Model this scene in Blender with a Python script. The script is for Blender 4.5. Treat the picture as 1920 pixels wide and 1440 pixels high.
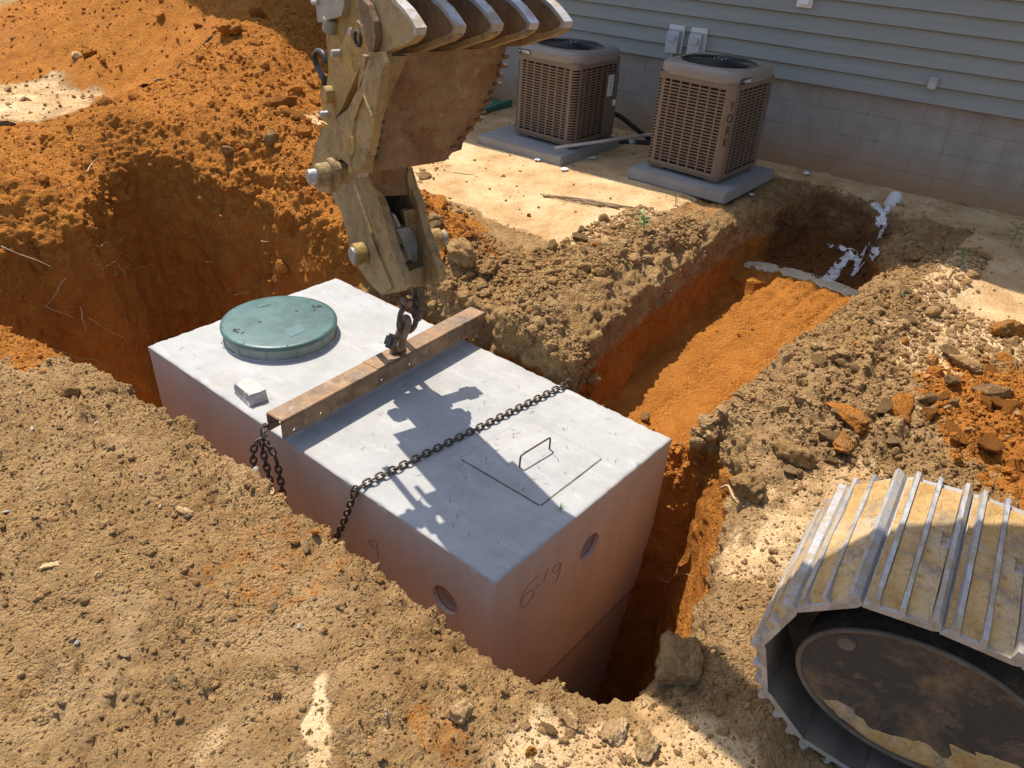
import bpy, bmesh, math, random, time
import numpy as np
from mathutils import Vector, Matrix
from mathutils.bvhtree import BVHTree

T_START = time.time()
for o in list(bpy.data.objects):
    bpy.data.objects.remove(o)
SC = bpy.context.scene
COL = SC.collection
random.seed(7)
RNG = np.random.default_rng(7)

# ------------------------------------------------------------------ camera
FPX = 1496.914                                   # focal length in pixels of a 1920 wide picture
CAM = Vector((-1.60515, -1.29824, 2.15))
FWD = Vector((0.66242527, 0.52810381, -0.53131829))
RGT = Vector((0.64774105, -0.76007722, 0.05209752))
UPV = Vector((0.37633003, 0.37866738, 0.84556888))
cd = bpy.data.cameras.new('camera')
cd.sensor_width = 36.0
cd.lens = FPX / 1920 * 36
cd.clip_start = 0.05
cd.clip_end = 500
cam = bpy.data.objects.new('camera', cd)
m = Matrix.Identity(4)
for i in range(3):
    m[i][0] = RGT[i]; m[i][1] = UPV[i]; m[i][2] = -FWD[i]; m[i][3] = CAM[i]
cam.matrix_world = m
COL.objects.link(cam)
SC.camera = cam

# ------------------------------------------------------------------ light
TO_SUN = Vector((0.145, 0.50, 1.0)).normalized()
SUN_EL = math.asin(TO_SUN.z)
SUN_AZ = math.atan2(TO_SUN.x, TO_SUN.y)
W = bpy.data.worlds.new('World')
SC.world = W
W.use_nodes = True
wn = W.node_tree
wn.nodes.clear()
sky = wn.nodes.new('ShaderNodeTexSky')
sky.sky_type = 'NISHITA'
sky.sun_disc = False
sky.sun_elevation = SUN_EL
sky.sun_rotation = SUN_AZ
sky.air_density = 1.0
sky.dust_density = 1.6
bg = wn.nodes.new('ShaderNodeBackground')
bg.inputs['Strength'].default_value = 0.15
wo = wn.nodes.new('ShaderNodeOutputWorld')
wn.links.new(sky.outputs[0], bg.inputs[0])
wn.links.new(bg.outputs[0], wo.inputs[0])
sl = bpy.data.lights.new('sun', 'SUN')
sl.energy = 4.3
sl.angle = math.radians(0.5)
sl.color = (1.0, 0.93, 0.82)
sun = bpy.data.objects.new('sun', sl)
sun.rotation_euler = (-TO_SUN).to_track_quat('-Z', 'Y').to_euler()
sun.location = (3, 6, 9)
COL.objects.link(sun)
SC.view_settings.view_transform = 'Standard'
SC.view_settings.look = 'None'
SC.view_settings.gamma = 1
SC.view_settings.exposure = 0.48
SC.view_settings.use_curve_mapping = False
SC.render.engine = 'CYCLES'
SC.cycles.max_bounces = 7
SC.cycles.diffuse_bounces = 5
SC.cycles.transparent_max_bounces = 4


def ray(px, py):
    return (RGT * ((px - 960) / FPX) - UPV * ((py - 720) / FPX) + FWD)


def at_z(px, py, z):
    v = ray(px, py)
    t = (z - CAM.z) / v.z
    return CAM + v * t


# ------------------------------------------------------------------ materials
class NT:
    """small node-graph helper"""
    def __init__(self, name):
        self.m = bpy.data.materials.new(name)
        self.m.use_nodes = True
        self.t = self.m.node_tree
        self.t.nodes.clear()
        self.out = self.t.nodes.new('ShaderNodeOutputMaterial')
        self.b = self.t.nodes.new('ShaderNodeBsdfPrincipled')
        self.t.links.new(self.b.outputs[0], self.out.inputs['Surface'])
        self.tc = self.t.nodes.new('ShaderNodeTexCoord')

    def link(self, a, b):
        self.t.links.new(a, b)

    def noise(self, scale, detail=4, rough=0.6, coord='Object', vec=None, dist=0.0):
        n = self.t.nodes.new('ShaderNodeTexNoise')
        n.inputs['Scale'].default_value = scale
        n.inputs['Detail'].default_value = detail
        n.inputs['Roughness'].default_value = rough
        n.inputs['Distortion'].default_value = dist
        self.link(vec if vec else self.tc.outputs[coord], n.inputs['Vector'])
        return n.outputs['Fac']

    def voro(self, scale, feature='F1', coord='Object', out='Distance', rand=1.0):
        n = self.t.nodes.new('ShaderNodeTexVoronoi')
        n.feature = feature
        n.inputs['Scale'].default_value = scale
        n.inputs['Randomness'].default_value = rand
        self.link(self.tc.outputs[coord], n.inputs['Vector'])
        return n.outputs[out]

    def mapping(self, scale, coord='Object', rot=(0, 0, 0)):
        n = self.t.nodes.new('ShaderNodeMapping')
        n.inputs['Scale'].default_value = scale
        n.inputs['Rotation'].default_value = rot
        self.link(self.tc.outputs[coord], n.inputs['Vector'])
        return n.outputs[0]

    def ramp(self, fac, stops):
        n = self.t.nodes.new('ShaderNodeValToRGB')
        e = n.color_ramp.elements
        while len(e) < len(stops):
            e.new(0.5)
        for i, (p, c) in enumerate(stops):
            e[i].position = p
            e[i].color = (c, c, c, 1) if isinstance(c, (int, float)) else (*c, 1)
        self.link(fac, n.inputs[0])
        return n.outputs[0]

    def mix(self, fac, a, b, mode='MIX'):
        n = self.t.nodes.new('ShaderNodeMix')
        n.data_type = 'RGBA'
        n.blend_type = mode
        for s, v in ((n.inputs[0], fac), (n.inputs[6], a), (n.inputs[7], b)):
            if isinstance(v, (int, float)):
                s.default_value = v
            elif isinstance(v, tuple):
                s.default_value = (*v, 1)
            else:
                self.link(v, s)
        return n.outputs[2]

    def math(self, op, a, b=0.0, c=None, clamp=False):
        n = self.t.nodes.new('ShaderNodeMath')
        n.operation = op
        n.use_clamp = clamp
        for s, v in zip(n.inputs, (a, b, c)):
            if v is None:
                continue
            if isinstance(v, (int, float)):
                s.default_value = v
            else:
                self.link(v, s)
        return n.outputs[0]

    def attr(self, name):
        n = self.t.nodes.new('ShaderNodeAttribute')
        n.attribute_name = name
        return n.outputs['Fac']

    def bump(self, h, strength=0.5, dist=0.01, prev=None):
        n = self.t.nodes.new('ShaderNodeBump')
        n.inputs['Strength'].default_value = strength
        n.inputs['Distance'].default_value = dist
        self.link(h, n.inputs['Height'])
        if prev:
            self.link(prev, n.inputs['Normal'])
        return n.outputs[0]

    def done(self, col=None, rough=0.8, metal=0.0, normal=None, spec=None):
        for k, v in (('Base Color', col), ('Roughness', rough), ('Metallic', metal)):
            if v is None:
                continue
            if isinstance(v, tuple):
                self.b.inputs[k].default_value = (*v, 1)
            elif isinstance(v, (int, float)):
                self.b.inputs[k].default_value = v
            else:
                self.link(v, self.b.inputs[k])
        if spec is not None:
            self.b.inputs['Specular IOR Level'].default_value = spec
        if normal:
            self.link(normal, self.b.inputs['Normal'])
        return self.m


def simple(name, c, rough=0.7, metal=0.0, var=0.15, scale=8, bump=0.15, bscale=60, spec=None):
    n = NT(name)
    f = n.noise(scale, 5, 0.65)
    a = tuple(x * (1 - var) for x in c)
    b = tuple(min(1, x * (1 + var)) for x in c)
    col = n.mix(n.ramp(f, [(0.35, 0), (0.65, 1)]), a, b)
    nb = n.bump(n.noise(bscale, 4), bump, 0.004)
    r = n.math('ADD', n.math('MULTIPLY', n.noise(scale * 2, 3), 0.2), rough - 0.1)
    return n.done(col, r, metal, nb, spec)


def soil_material():
    n = NT('soil')
    clay, pale, damp, val = n.attr('clay'), n.attr('pale'), n.attr('damp'), n.attr('val')
    big = n.noise(1.7, 5, 0.6)
    med = n.noise(9, 6, 0.7)
    fine = n.noise(70, 5, 0.75)
    grit = n.noise(260, 3, 0.7)
    tan = n.mix(n.ramp(med, [(0.35, 0), (0.68, 1)]), (0.30, 0.162, 0.060), (0.60, 0.37, 0.152))
    tan = n.mix(n.ramp(big, [(0.42, 0), (0.62, 0.55)]), tan, (0.46, 0.285, 0.130))
    org = n.mix(n.ramp(med, [(0.3, 0), (0.7, 1)]), (0.38, 0.128, 0.018), (0.66, 0.26, 0.045))
    snd = n.mix(n.ramp(n.noise(3.2, 6, 0.65), [(0.35, 0), (0.62, 1)]), (0.52, 0.31, 0.135), (0.74, 0.53, 0.29))
    jit = n.math('MULTIPLY', n.math('SUBTRACT', n.noise(14, 6, 0.75), 0.5), 1.1)
    jit2 = n.math('MULTIPLY', n.math('SUBTRACT', n.noise(5, 6, 0.75), 0.5), 1.0)
    smear = n.ramp(n.noise(2.6, 7, 0.72, dist=.4), [(0.52, 0), (0.62, 0.55)])
    tan = n.mix(smear, tan, (0.64, 0.42, 0.205))
    fc = n.ramp(n.math('ADD', clay, jit), [(0.38, 0), (0.62, 1)])
    fp = n.ramp(n.math('ADD', pale, jit2), [(0.36, 0), (0.66, 1)])
    col = n.mix(fc, tan, org)
    col = n.mix(fp, col, snd)
    # grain: fine light and dark particles
    col = n.mix(n.ramp(fine, [(0.3, 0.4), (0.5, 0)]), col, (0.13, 0.065, 0.028), 'MIX')
    col = n.mix(n.math('MULTIPLY', n.ramp(grit, [(0.55, 0), (0.72, 0.4)]), n.math('SUBTRACT', 1.0, n.math('MULTIPLY', fc, 0.7))), col, (0.66, 0.47, 0.26))
    col = n.mix(n.math('MULTIPLY', damp, 0.85), col, n.mix(med, (0.10, 0.038, 0.012), (0.20, 0.085, 0.03)))
    hsv = n.t.nodes.new('ShaderNodeHueSaturation')
    n.link(col, hsv.inputs['Color'])
    n.link(n.math('ADD', 0.55, n.math('MULTIPLY', val, 0.9)), hsv.inputs['Value'])
    rough = n.math('SUBTRACT', 0.95, n.math('MULTIPLY', damp, 0.35))
    h = n.math('ADD', n.math('MULTIPLY', n.noise(45, 7, 0.72), 0.8), n.math('MULTIPLY', n.noise(150, 5, 0.7), 0.35))
    patch = n.ramp(n.noise(4.5, 5, 0.7), [(0.40, 0.15), (0.58, 1)])
    h = n.math('SUBTRACT', h, n.math('MULTIPLY', n.math('MULTIPLY', n.voro(62), 0.55), patch))
    h = n.math('SUBTRACT', h, n.math('MULTIPLY', n.math('MULTIPLY', n.voro(135), 0.40), patch))
    smooth = n.math('SUBTRACT', 1.0, n.math('MULTIPLY', fp, 0.6))
    h = n.math('MULTIPLY', h, smooth)
    return n.done(hsv.outputs[0], rough, 0, n.bump(h, 1.0, 0.030), 0.15)


M = {}
M['soil'] = soil_material()


def mat_concrete():
    n = NT('precast concrete')
    f = n.noise(3, 7, 0.7)
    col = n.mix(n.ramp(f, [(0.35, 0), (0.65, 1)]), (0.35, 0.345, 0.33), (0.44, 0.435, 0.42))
    # pale powdery smears and dark specks
    sm = n.noise(1.0, 6, 0.7, vec=n.mapping((14, 5, 10), rot=(0, 0, 0.5)))
    col = n.mix(n.ramp(sm, [(0.52, 0), (0.7, 0.6)]), col, (0.52, 0.515, 0.50))
    st = n.noise(4.3, 5, 0.7, dist=0.6)
    col = n.mix(n.ramp(st, [(0.56, 0), (0.72, 0.45)]), col, (0.42, 0.32, 0.22))
    sp = n.voro(75)
    col = n.mix(n.ramp(sp, [(0.05, 0.35), (0.13, 0)]), col, (0.22, 0.2, 0.17))
    nrm = n.bump(n.noise(30, 7, 0.7), 0.35, 0.006)
    nrm = n.bump(n.ramp(n.voro(38), [(0.06, 0), (0.14, 1)]), 0.3, 0.003, nrm)
    return n.done(col, 0.9, 0, nrm, 0.2)


def mat_side():
    n = NT('form-cast concrete lightened for shade')
    f = n.noise(2.2, 6, 0.65)
    col = n.mix(n.ramp(f, [(0.35, 0), (0.65, 1)]), (0.60, 0.54, 0.45), (0.67, 0.605, 0.515))  # painted lighter than the top's concrete to lift the shaded sides
    st = n.noise(1.0, 5, 0.7, vec=n.mapping((9, 9, 1.1)))
    col = n.mix(n.ramp(st, [(0.5, 0), (0.75, 0.4)]), col, (0.50, 0.37, 0.27))
    bh = n.ramp(n.voro(26), [(0.05, 0.6), (0.09, 0)])
    col = n.mix(bh, col, (0.26, 0.20, 0.15))
    md_ = n.noise(2.4, 8, 0.78, dist=.4)
    col = n.mix(n.ramp(md_, [(0.54, 0), (0.68, 0.35)]), col, (0.44, 0.32, 0.22))
    nrm = n.bump(n.noise(24, 7, 0.7), 0.35, 0.006)
    return n.done(col, 0.85, 0, nrm, 0.25)


def mat_rust():
    n = NT('rusty steel')
    f = n.noise(9, 7, 0.75)
    col = n.mix(n.ramp(f, [(0.35, 0), (0.6, 1)]), (0.12, 0.075, 0.045), (0.34, 0.205, 0.105))
    g = n.noise(22, 5, 0.7)
    col = n.mix(n.ramp(g, [(0.54, 0), (0.66, 0.6)]), col, (0.42, 0.30, 0.20))
    h = n.noise(5, 6, 0.75)
    col = n.mix(n.ramp(h, [(0.56, 0), (0.66, 0.55)]), col, (0.20, 0.20, 0.21))
    return n.done(col, n.ramp(f, [(0.3, 0.5), (0.7, 0.85)]), 0.15, n.bump(n.noise(80, 6, 0.7), 0.5, 0.003))


def mat_worn(name, paint, dirt, steel=(0.25, 0.24, 0.23), amt=0.5, rusty=(0.22, 0.10, 0.035)):
    """old machine paint: paint, caked dirt, rub marks, rust streaks and bare dark steel"""
    n = NT(name)
    f = n.noise(6, 8, 0.75)
    big = n.noise(2.2, 6, 0.7, dist=.5)
    col = n.mix(n.ramp(f, [(0.5 - amt * 0.2, 0), (0.72 - amt * 0.25, 1)]), paint, dirt)
    col = n.mix(n.ramp(big, [(0.48, 0), (0.60, 0.6)]), col, tuple(c * .55 for c in dirt))
    r = n.noise(13, 8, 0.82, dist=0.3)
    col = n.mix(n.ramp(r, [(0.52, 0), (0.60, 0.9)]), col, rusty)
    run = n.noise(1.0, 6, 0.75, vec=n.mapping((9, 9, 3.5), rot=(0.15, 0.1, 0)))
    col = n.mix(n.ramp(run, [(0.54, 0), (0.68, 0.5)]), col, tuple(c * .45 for c in rusty))
    sc = n.noise(1.0, 6, 0.8, vec=n.mapping((45, 45, 14), rot=(0.5, 0.6, 0.2)))
    col = n.mix(n.ramp(sc, [(0.66, 0), (0.70, 0.7)]), col, steel)
    pale = n.noise(9, 8, 0.8)
    col = n.mix(n.ramp(pale, [(0.58, 0), (0.66, 0.65)]), col, (0.42, 0.31, 0.18))
    dk = n.noise(30, 5, 0.85)
    col = n.mix(n.ramp(dk, [(0.32, 0.75), (0.42, 0)]), col, (0.035, 0.025, 0.016))
    h = n.math('ADD', n.noise(28, 8, 0.75), n.math('MULTIPLY', f, 0.8))
    h = n.math('SUBTRACT', h, n.math('MULTIPLY', n.ramp(sc, [(0.64, 0), (0.68, 1)]), 0.15))
    return n.done(col, n.ramp(r, [(0.4, 0.5), (0.6, 0.9)]), 0.1, n.bump(h, 0.9, 0.010))


def mat_steel():
    n = NT('polished worn steel')
    f = n.noise(12, 7, 0.75)
    col = n.mix(n.ramp(f, [(0.42, 0), (0.58, 1)]), (0.46, 0.47, 0.50), (0.33, 0.27, 0.19))
    return n.done(col, n.ramp(f, [(0.4, 0.35), (0.6, 0.8)]), n.ramp(f, [(0.42, 0.6), (0.56, 0.05)]), n.bump(n.noise(50, 6, 0.7), 0.5, 0.004))


def mat_mud():
    n = NT('dried mud')
    f = n.noise(12, 8, 0.72)
    col = n.mix(n.ramp(f, [(0.35, 0), (0.65, 1)]), (0.42, 0.245, 0.085), (0.57, 0.385, 0.175))
    g = n.noise(5, 8, 0.8)
    col = n.mix(n.ramp(g, [(0.52, 0), (0.62, 0.75)]), col, (0.50, 0.40, 0.28))
    g2 = n.noise(8, 8, 0.82, dist=.4)
    col = n.mix(n.ramp(g2, [(0.55, 0), (0.63, 0.85)]), col, (0.26, 0.225, 0.19))
    g3 = n.noise(40, 5, 0.8)
    col = n.mix(n.ramp(g3, [(0.34, 0.7), (0.44, 0)]), col, (0.22, 0.13, 0.05))
    v = n.voro(22, 'DISTANCE_TO_EDGE')
    h = n.math('ADD', n.noise(26, 8, 0.7), n.math('MULTIPLY', n.ramp(v, [(0, 0), (0.04, 1)]), 0.15))
    return n.done(col, 0.95, 0, n.bump(h, 0.9, 0.012), 0.1)


def mat_blackdirty():
    n = NT('grimy black steel')
    f = n.noise(3.5, 8, 0.75, dist=0.5)
    col = n.mix(n.ramp(f, [(0.48, 0), (0.62, 1)]), (0.050, 0.042, 0.033), (0.19, 0.125, 0.068))
    g = n.noise(14, 6, 0.8)
    col = n.mix(n.ramp(g, [(0.58, 0), (0.7, 0.7)]), col, (0.26, 0.17, 0.09))
    return n.done(col, n.ramp(f, [(0.45, 0.62), (0.6, 0.95)]), 0.0, n.bump(n.math('ADD', n.noise(18, 7, 0.7), f), 0.8, 0.014))


def mat_siding():
    n = NT('vinyl siding')
    f = n.noise(1.0, 6, 0.6, vec=n.mapping((8, 1.2, 30)))
    col = n.mix(n.ramp(f, [(0.35, 0), (0.65, 1)]), (0.245, 0.250, 0.222), (0.280, 0.285, 0.252))
    d = n.noise(3, 6, 0.7)
    col = n.mix(n.ramp(d, [(0.55, 0), (0.8, 0.25)]), col, (0.30, 0.25, 0.18))
    return n.done(col, 0.55, 0, n.bump(f, 0.25, 0.004), 0.3)


def mat_block():
    n = NT('parged block wall')
    f = n.noise(4, 7, 0.7)
    col = n.mix(n.ramp(f, [(0.35, 0), (0.65, 1)]), (0.28, 0.25, 0.21), (0.36, 0.325, 0.28))
    st = n.noise(1.0, 6, 0.7, vec=n.mapping((16, 16, 1.8)))
    col = n.mix(n.ramp(st, [(0.52, 0), (0.7, 0.55)]), col, (0.25, 0.225, 0.20))
    sep = n.t.nodes.new('ShaderNodeSeparateXYZ')
    n.link(n.tc.outputs['Object'], sep.inputs[0])
    # splashed soil stain near the ground (world height is object height here)
    z = n.math('ADD', sep.outputs['Z'], n.math('MULTIPLY', n.math('SUBTRACT', n.noise(2.5, 6, 0.7), 0.5), 0.35))
    col = n.mix(n.ramp(z, [(0.08, 0.85), (0.38, 0)]), col, (0.36, 0.215, 0.10))
    h = n.math('ADD', n.noise(35, 7, 0.7), st)
    return n.done(col, 0.93, 0, n.bump(h, 0.6, 0.006), 0.15)


M['concrete'] = mat_concrete()
M['side'] = mat_side()
M['rust'] = mat_rust()
M['bucket'] = mat_worn('rusty bucket plate', (0.185, 0.095, 0.038), (0.26, 0.165, 0.080), amt=0.7)
M['yellow'] = mat_worn('worn machine yellow', (0.44, 0.275, 0.060), (0.38, 0.25, 0.095), amt=0.3, rusty=(0.24, 0.14, 0.05))
M['yellow2'] = mat_worn('dull machine yellow', (0.40, 0.27, 0.095), (0.36, 0.255, 0.125), amt=0.5, rusty=(0.22, 0.14, 0.07))
M['steel'] = mat_steel()
M['mud'] = mat_mud()
M['grime'] = mat_blackdirty()
M['siding'] = mat_siding()
M['dusty'] = simple('dusty brown steel', (0.13, 0.10, 0.07), 0.85, 0, 0.4, 6, 0.5, 30)
M['block'] = mat_block()
M['chain'] = simple('dark chain steel', (0.105, 0.078, 0.058), 0.55, 0.35, 0.45, 30, 0.4, 120)
M['lid'] = simple('green plastic lid', (0.062, 0.125, 0.115), 0.42, 0, 0.22, 6, 0.2, 60)
M['riser'] = simple('grey green riser', (0.23, 0.265, 0.22), 0.6, 0, 0.2, 12, 0.2, 60)
M['lidpanel'] = simple('bluish lid panel', (0.075, 0.145, 0.150), 0.45, 0, 0.1, 9, 0.1)
M['dark'] = simple('black plastic', (0.015, 0.015, 0.015), 0.5, 0, 0.2)
M['cabinet'] = simple('bronze painted cabinet', (0.17, 0.125, 0.086), 0.5, 0, 0.08, 3, 0.05, 90)
M['captop'] = simple('grey taupe cabinet top', (0.24, 0.21, 0.175), 0.38, 0, 0.08, 3, 0.04, 90)
M['coil'] = simple('dark coil fins', (0.035, 0.022, 0.018), 0.6, 0.2, 0.3, 40, 0.4, 200)
M['pad'] = simple('grey equipment pad', (0.27, 0.262, 0.245), 0.75, 0, 0.12, 5, 0.3, 60)
M['pvc'] = simple('white pvc', (0.72, 0.70, 0.66), 0.4, 0, 0.08, 8, 0.05)
M['pvcdirty'] = simple('dirty pvc', (0.50, 0.45, 0.38), 0.5, 0, 0.25, 14, 0.1)
M['white'] = simple('white paper', (0.78, 0.78, 0.76), 0.6, 0, 0.04, 20, 0.05)
M['letter'] = simple('white lettering', (0.80, 0.80, 0.80), 0.5, 0, 0.02)
M['badge'] = simple('black badge', (0.012, 0.014, 0.022), 0.35, 0, 0.1)
M['boxgrey'] = simple('light grey electrical box', (0.40, 0.42, 0.42), 0.5, 0, 0.06)
M['boxplate'] = simple('pale mounting plate', (0.60, 0.60, 0.56), 0.55, 0, 0.06)
M['cyl'] = simple('grey cylinder paint', (0.27, 0.265, 0.235), 0.5, 0.1, 0.2, 14, 0.3)
M['rubber'] = simple('black rubber hose', (0.02, 0.018, 0.016), 0.5, 0, 0.3, 20)
M['greenhose'] = simple('green plastic edging', (0.03, 0.16, 0.11), 0.45, 0, 0.15)
M['root'] = simple('pale root', (0.50, 0.36, 0.20), 0.8, 0, 0.25, 30)
M['stick'] = simple('dry brown twig', (0.26, 0.165, 0.085), 0.85, 0, 0.3, 30)
M['straw'] = simple('dry straw', (0.50, 0.42, 0.17), 0.7, 0, 0.2, 30)
M['clip'] = simple('dry grass clipping', (0.13, 0.12, 0.07), 0.8, 0, 0.4, 30)
M['leaf'] = simple('green leaf', (0.11, 0.20, 0.055), 0.5, 0, 0.25, 40, 0.2)
M['brick'] = simple('whitewashed concrete lump', (0.46, 0.44, 0.39), 0.9, 0, 0.15, 22, 0.8, 70)
M['ink'] = simple('dark red crayon', (0.20, 0.11, 0.095), 0.8, 0, 0.1)
M['ply'] = simple('roof shingle', (0.09, 0.085, 0.08), 0.9, 0, 0.3, 12, 0.5)
M['pinkpvc'] = simple('red tinted hole edge', (0.45, 0.17, 0.12), 0.7, 0, 0.2)


def mat_water(name, col, rough):
    n = NT(name)
    f = n.noise(9, 6, 0.7, dist=1.2)
    c = n.mix(n.ramp(f, [(0.4, 0), (0.6, 1)]), col, tuple(min(1, x * 1.35) for x in col))
    return n.done(c, rough, 0, n.bump(n.noise(16, 3, 0.5, dist=0.5), 0.25, 0.01), 0.6)


M['milky'] = mat_water('milky puddle water', (0.58, 0.49, 0.34), 0.12)


def mat_foam():
    n = NT('running foamy water')
    f = n.noise(14, 7, 0.75, dist=1.5)
    c = n.mix(n.ramp(f, [(0.36, 0), (0.56, 1)]), (0.42, 0.34, 0.27), (0.80, 0.80, 0.80))
    return n.done(c, n.ramp(f, [(0.4, 0.08), (0.6, 0.5)]), 0, n.bump(n.noise(22, 5, 0.6, dist=1), 0.12, 0.005), 0.7)


M['foam'] = mat_foam()

# ------------------------------------------------------------------ object helpers


def tag(o, label=None, cat=None, group=None, kind=None):
    if label: o['label'] = label
    if cat: o['category'] = cat
    if group: o['group'] = group
    if kind: o['kind'] = kind
    return o


def empty(name, loc, label, cat, rz=0.0, group=None):
    o = bpy.data.objects.new(name, None)
    o.empty_display_size = 0.1
    o.location = loc
    o.rotation_euler = (0, 0, rz)
    COL.objects.link(o)
    return tag(o, label, cat, group)


def link_mesh(name, me, parent=None, world=False):
    o = bpy.data.objects.new(name, me)
    COL.objects.link(o)
    if parent is not None:
        o.parent = parent
        if world:        # geometry is in world coordinates: keep it there
            bpy.context.view_layer.update()
            o.matrix_parent_inverse = parent.matrix_world.inverted()
    return o


def obj(name, bm, mat, parent=None, world=False, smooth=False, bevel=0.0):
    me = bpy.data.meshes.new(name)
    if bevel:
        es = [e for e in bm.edges if len(e.link_faces) == 2 and e.calc_face_angle(0) > 0.6]
        bmesh.ops.bevel(bm, geom=es, offset=bevel, segments=2, affect='EDGES', clamp_overlap=True)
    bmesh.ops.recalc_face_normals(bm, faces=bm.faces)
    bm.to_mesh(me)
    bm.free()
    mats = mat if isinstance(mat, (list, tuple)) else [mat]
    for x in mats:
        me.materials.append(x)
    if smooth:
        me.polygons.foreach_set('use_smooth', [True] * len(me.polygons))
    return link_mesh(name, me, parent, world)


def box(bm, c, s, rot=None, mi=0):
    mt = Matrix.Translation(c)
    if rot is not None:
        mt = mt @ rot.to_4x4()
    mt = mt @ Matrix.Diagonal((s[0], s[1], s[2], 1))
    r = bmesh.ops.create_cube(bm, size=1, matrix=mt)
    for f in {f for v in r['verts'] for f in v.link_faces}:
        f.material_index = mi
    return r['verts']


def cyl(bm, a, b, r, n=20, r2=None, mi=0):
    a, b = Vector(a), Vector(b)
    d = b - a
    q = d.to_track_quat('Z', 'Y').to_matrix().to_4x4()
    mt = Matrix.Translation((a + b) / 2) @ q
    r = bmesh.ops.create_cone(bm, cap_ends=True, segments=n, radius1=r, radius2=r if r2 is None else r2, depth=d.length, matrix=mt)
    for f in {f for v in r['verts'] for f in v.link_faces}:
        f.material_index = mi


def tube(bm, pts, r, n=8, closed=False, radii=None):
    pts = [Vector(p) for p in pts]
    N = len(pts)
    rings = []
    up = Vector((0, 0, 1))
    prev = None
    for i, p in enumerate(pts):
        if closed:
            d = (pts[(i + 1) % N] - pts[i - 1])
        else:
            d = pts[min(i + 1, N - 1)] - pts[max(i - 1, 0)]
        if d.length < 1e-9: d = Vector((0, 0, 1))
        d.normalize()
        if prev is None:
            x = d.cross(up)
            if x.length < 0.05: x = d.cross(Vector((1, 0, 0)))
        else:
            x = prev - d * prev.dot(d)
        x.normalize()
        prev = x
        y = d.cross(x)
        rr = radii[i] if radii else r
        rings.append([bm.verts.new(p + (x * math.cos(t) + y * math.sin(t)) * rr) for t in [2 * math.pi * k / n for k in range(n)]])
    L = N if closed else N - 1
    for i in range(L):
        A, B = rings[i], rings[(i + 1) % N]
        for k in range(n):
            bm.faces.new((A[k], A[(k + 1) % n], B[(k + 1) % n], B[k]))
    if not closed:
        bm.faces.new(rings[0][::-1])
        bm.faces.new(rings[-1])


def smooth_line(pts, sub=6):
    """Catmull-Rom through the points"""
    P = [Vector(p) for p in pts]
    out = []
    for i in range(len(P) - 1):
        p0, p1, p2, p3 = P[max(i - 1, 0)], P[i], P[i + 1], P[min(i + 2, len(P) - 1)]
        for k in range(sub):
            t = k / sub
            out.append(0.5 * ((2 * p1) + (p2 - p0) * t + (2 * p0 - 5 * p1 + 4 * p2 - p3) * t * t + (3 * p1 - p0 - 3 * p2 + p3) * t ** 3))
    out.append(P[-1])
    return out


def slab(bm, pts, off):
    """polygon through 3D points thickened by the vector off"""
    a = [bm.verts.new(p) for p in pts]
    b = [bm.verts.new(Vector(p) + Vector(off)) for p in pts]
    bm.faces.new(a)
    bm.faces.new(b[::-1])
    n = len(a)
    for i in range(n):
        bm.faces.new((a[i], b[i], b[(i + 1) % n], a[(i + 1) % n]))


def text_mesh(body, size, depth=0.001, bold=True):
    cu = bpy.data.curves.new('text', 'FONT')
    cu.body = body
    cu.size = size
    cu.extrude = depth
    cu.offset = 0.012 * size if bold else 0
    cu.align_x = 'CENTER'
    cu.align_y = 'CENTER'
    o = bpy.data.objects.new('text', cu)
    COL.objects.link(o)
    dg = bpy.context.evaluated_depsgraph_get()
    me = bpy.data.meshes.new_from_object(o.evaluated_get(dg))
    bpy.data.objects.remove(o)
    return me


# ------------------------------------------------------------------ numpy noise
def _hash(ix, iy, iz, seed):
    h = (ix.astype(np.int64) * 374761393 + iy.astype(np.int64) * 668265263 + iz.astype(np.int64) * 2147483647 + seed * 1274126177) & 0xffffffff
    h = ((h ^ (h >> 13)) * 1274126177) & 0xffffffff
    h = (h ^ (h >> 16)) & 0xffffffff
    return h.astype(np.float64) / 4294967295.0


def vnoise(p, seed=0):
    """value noise in -1..1, p is (n,3)"""
    i = np.floor(p).astype(np.int64)
    f = p - i
    f = f * f * f * (f * (f * 6 - 15) + 10)
    r = 0
    for dx in (0, 1):
        wx = f[:, 0] if dx else 1 - f[:, 0]
        for dy in (0, 1):
            wy = f[:, 1] if dy else 1 - f[:, 1]
            for dz in (0, 1):
                wz = f[:, 2] if dz else 1 - f[:, 2]
                r = r + wx * wy * wz * _hash(i[:, 0] + dx, i[:, 1] + dy, i[:, 2] + dz, seed)
    return r * 2 - 1


def fbm(p, scale, octv=4, gain=0.5, seed=0):
    r = 0
    a = 1.0
    tot = 0
    for k in range(octv):
        r = r + a * vnoise(p * scale * (2.03 ** k) + 17.3 * k, seed + k)
        tot += a
        a *= gain
    return r / tot


def worley(p, scale, seed=0, jit=0.95):
    """F1 distance and id of the nearest cell"""
    q = p * scale
    i = np.floor(q).astype(np.int64)
    best = np.full(len(p), 9.0)
    bid = np.zeros(len(p))
    for dx in (-1, 0, 1):
        for dy in (-1, 0, 1):
            for dz in (-1, 0, 1):
                c = i + np.array([dx, dy, dz])
                hx = _hash(c[:, 0], c[:, 1], c[:, 2], seed)
                hy = _hash(c[:, 0], c[:, 1], c[:, 2], seed + 91)
                hz = _hash(c[:, 0], c[:, 1], c[:, 2], seed + 57)
                d = (c[:, 0] + hx * jit - q[:, 0]) ** 2 + (c[:, 1] + hy * jit - q[:, 1]) ** 2 + (c[:, 2] + hz * jit - q[:, 2]) ** 2
                m_ = d < best
                best = np.where(m_, d, best)
                bid = np.where(m_, hx, bid)
    return np.sqrt(best), bid


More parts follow.
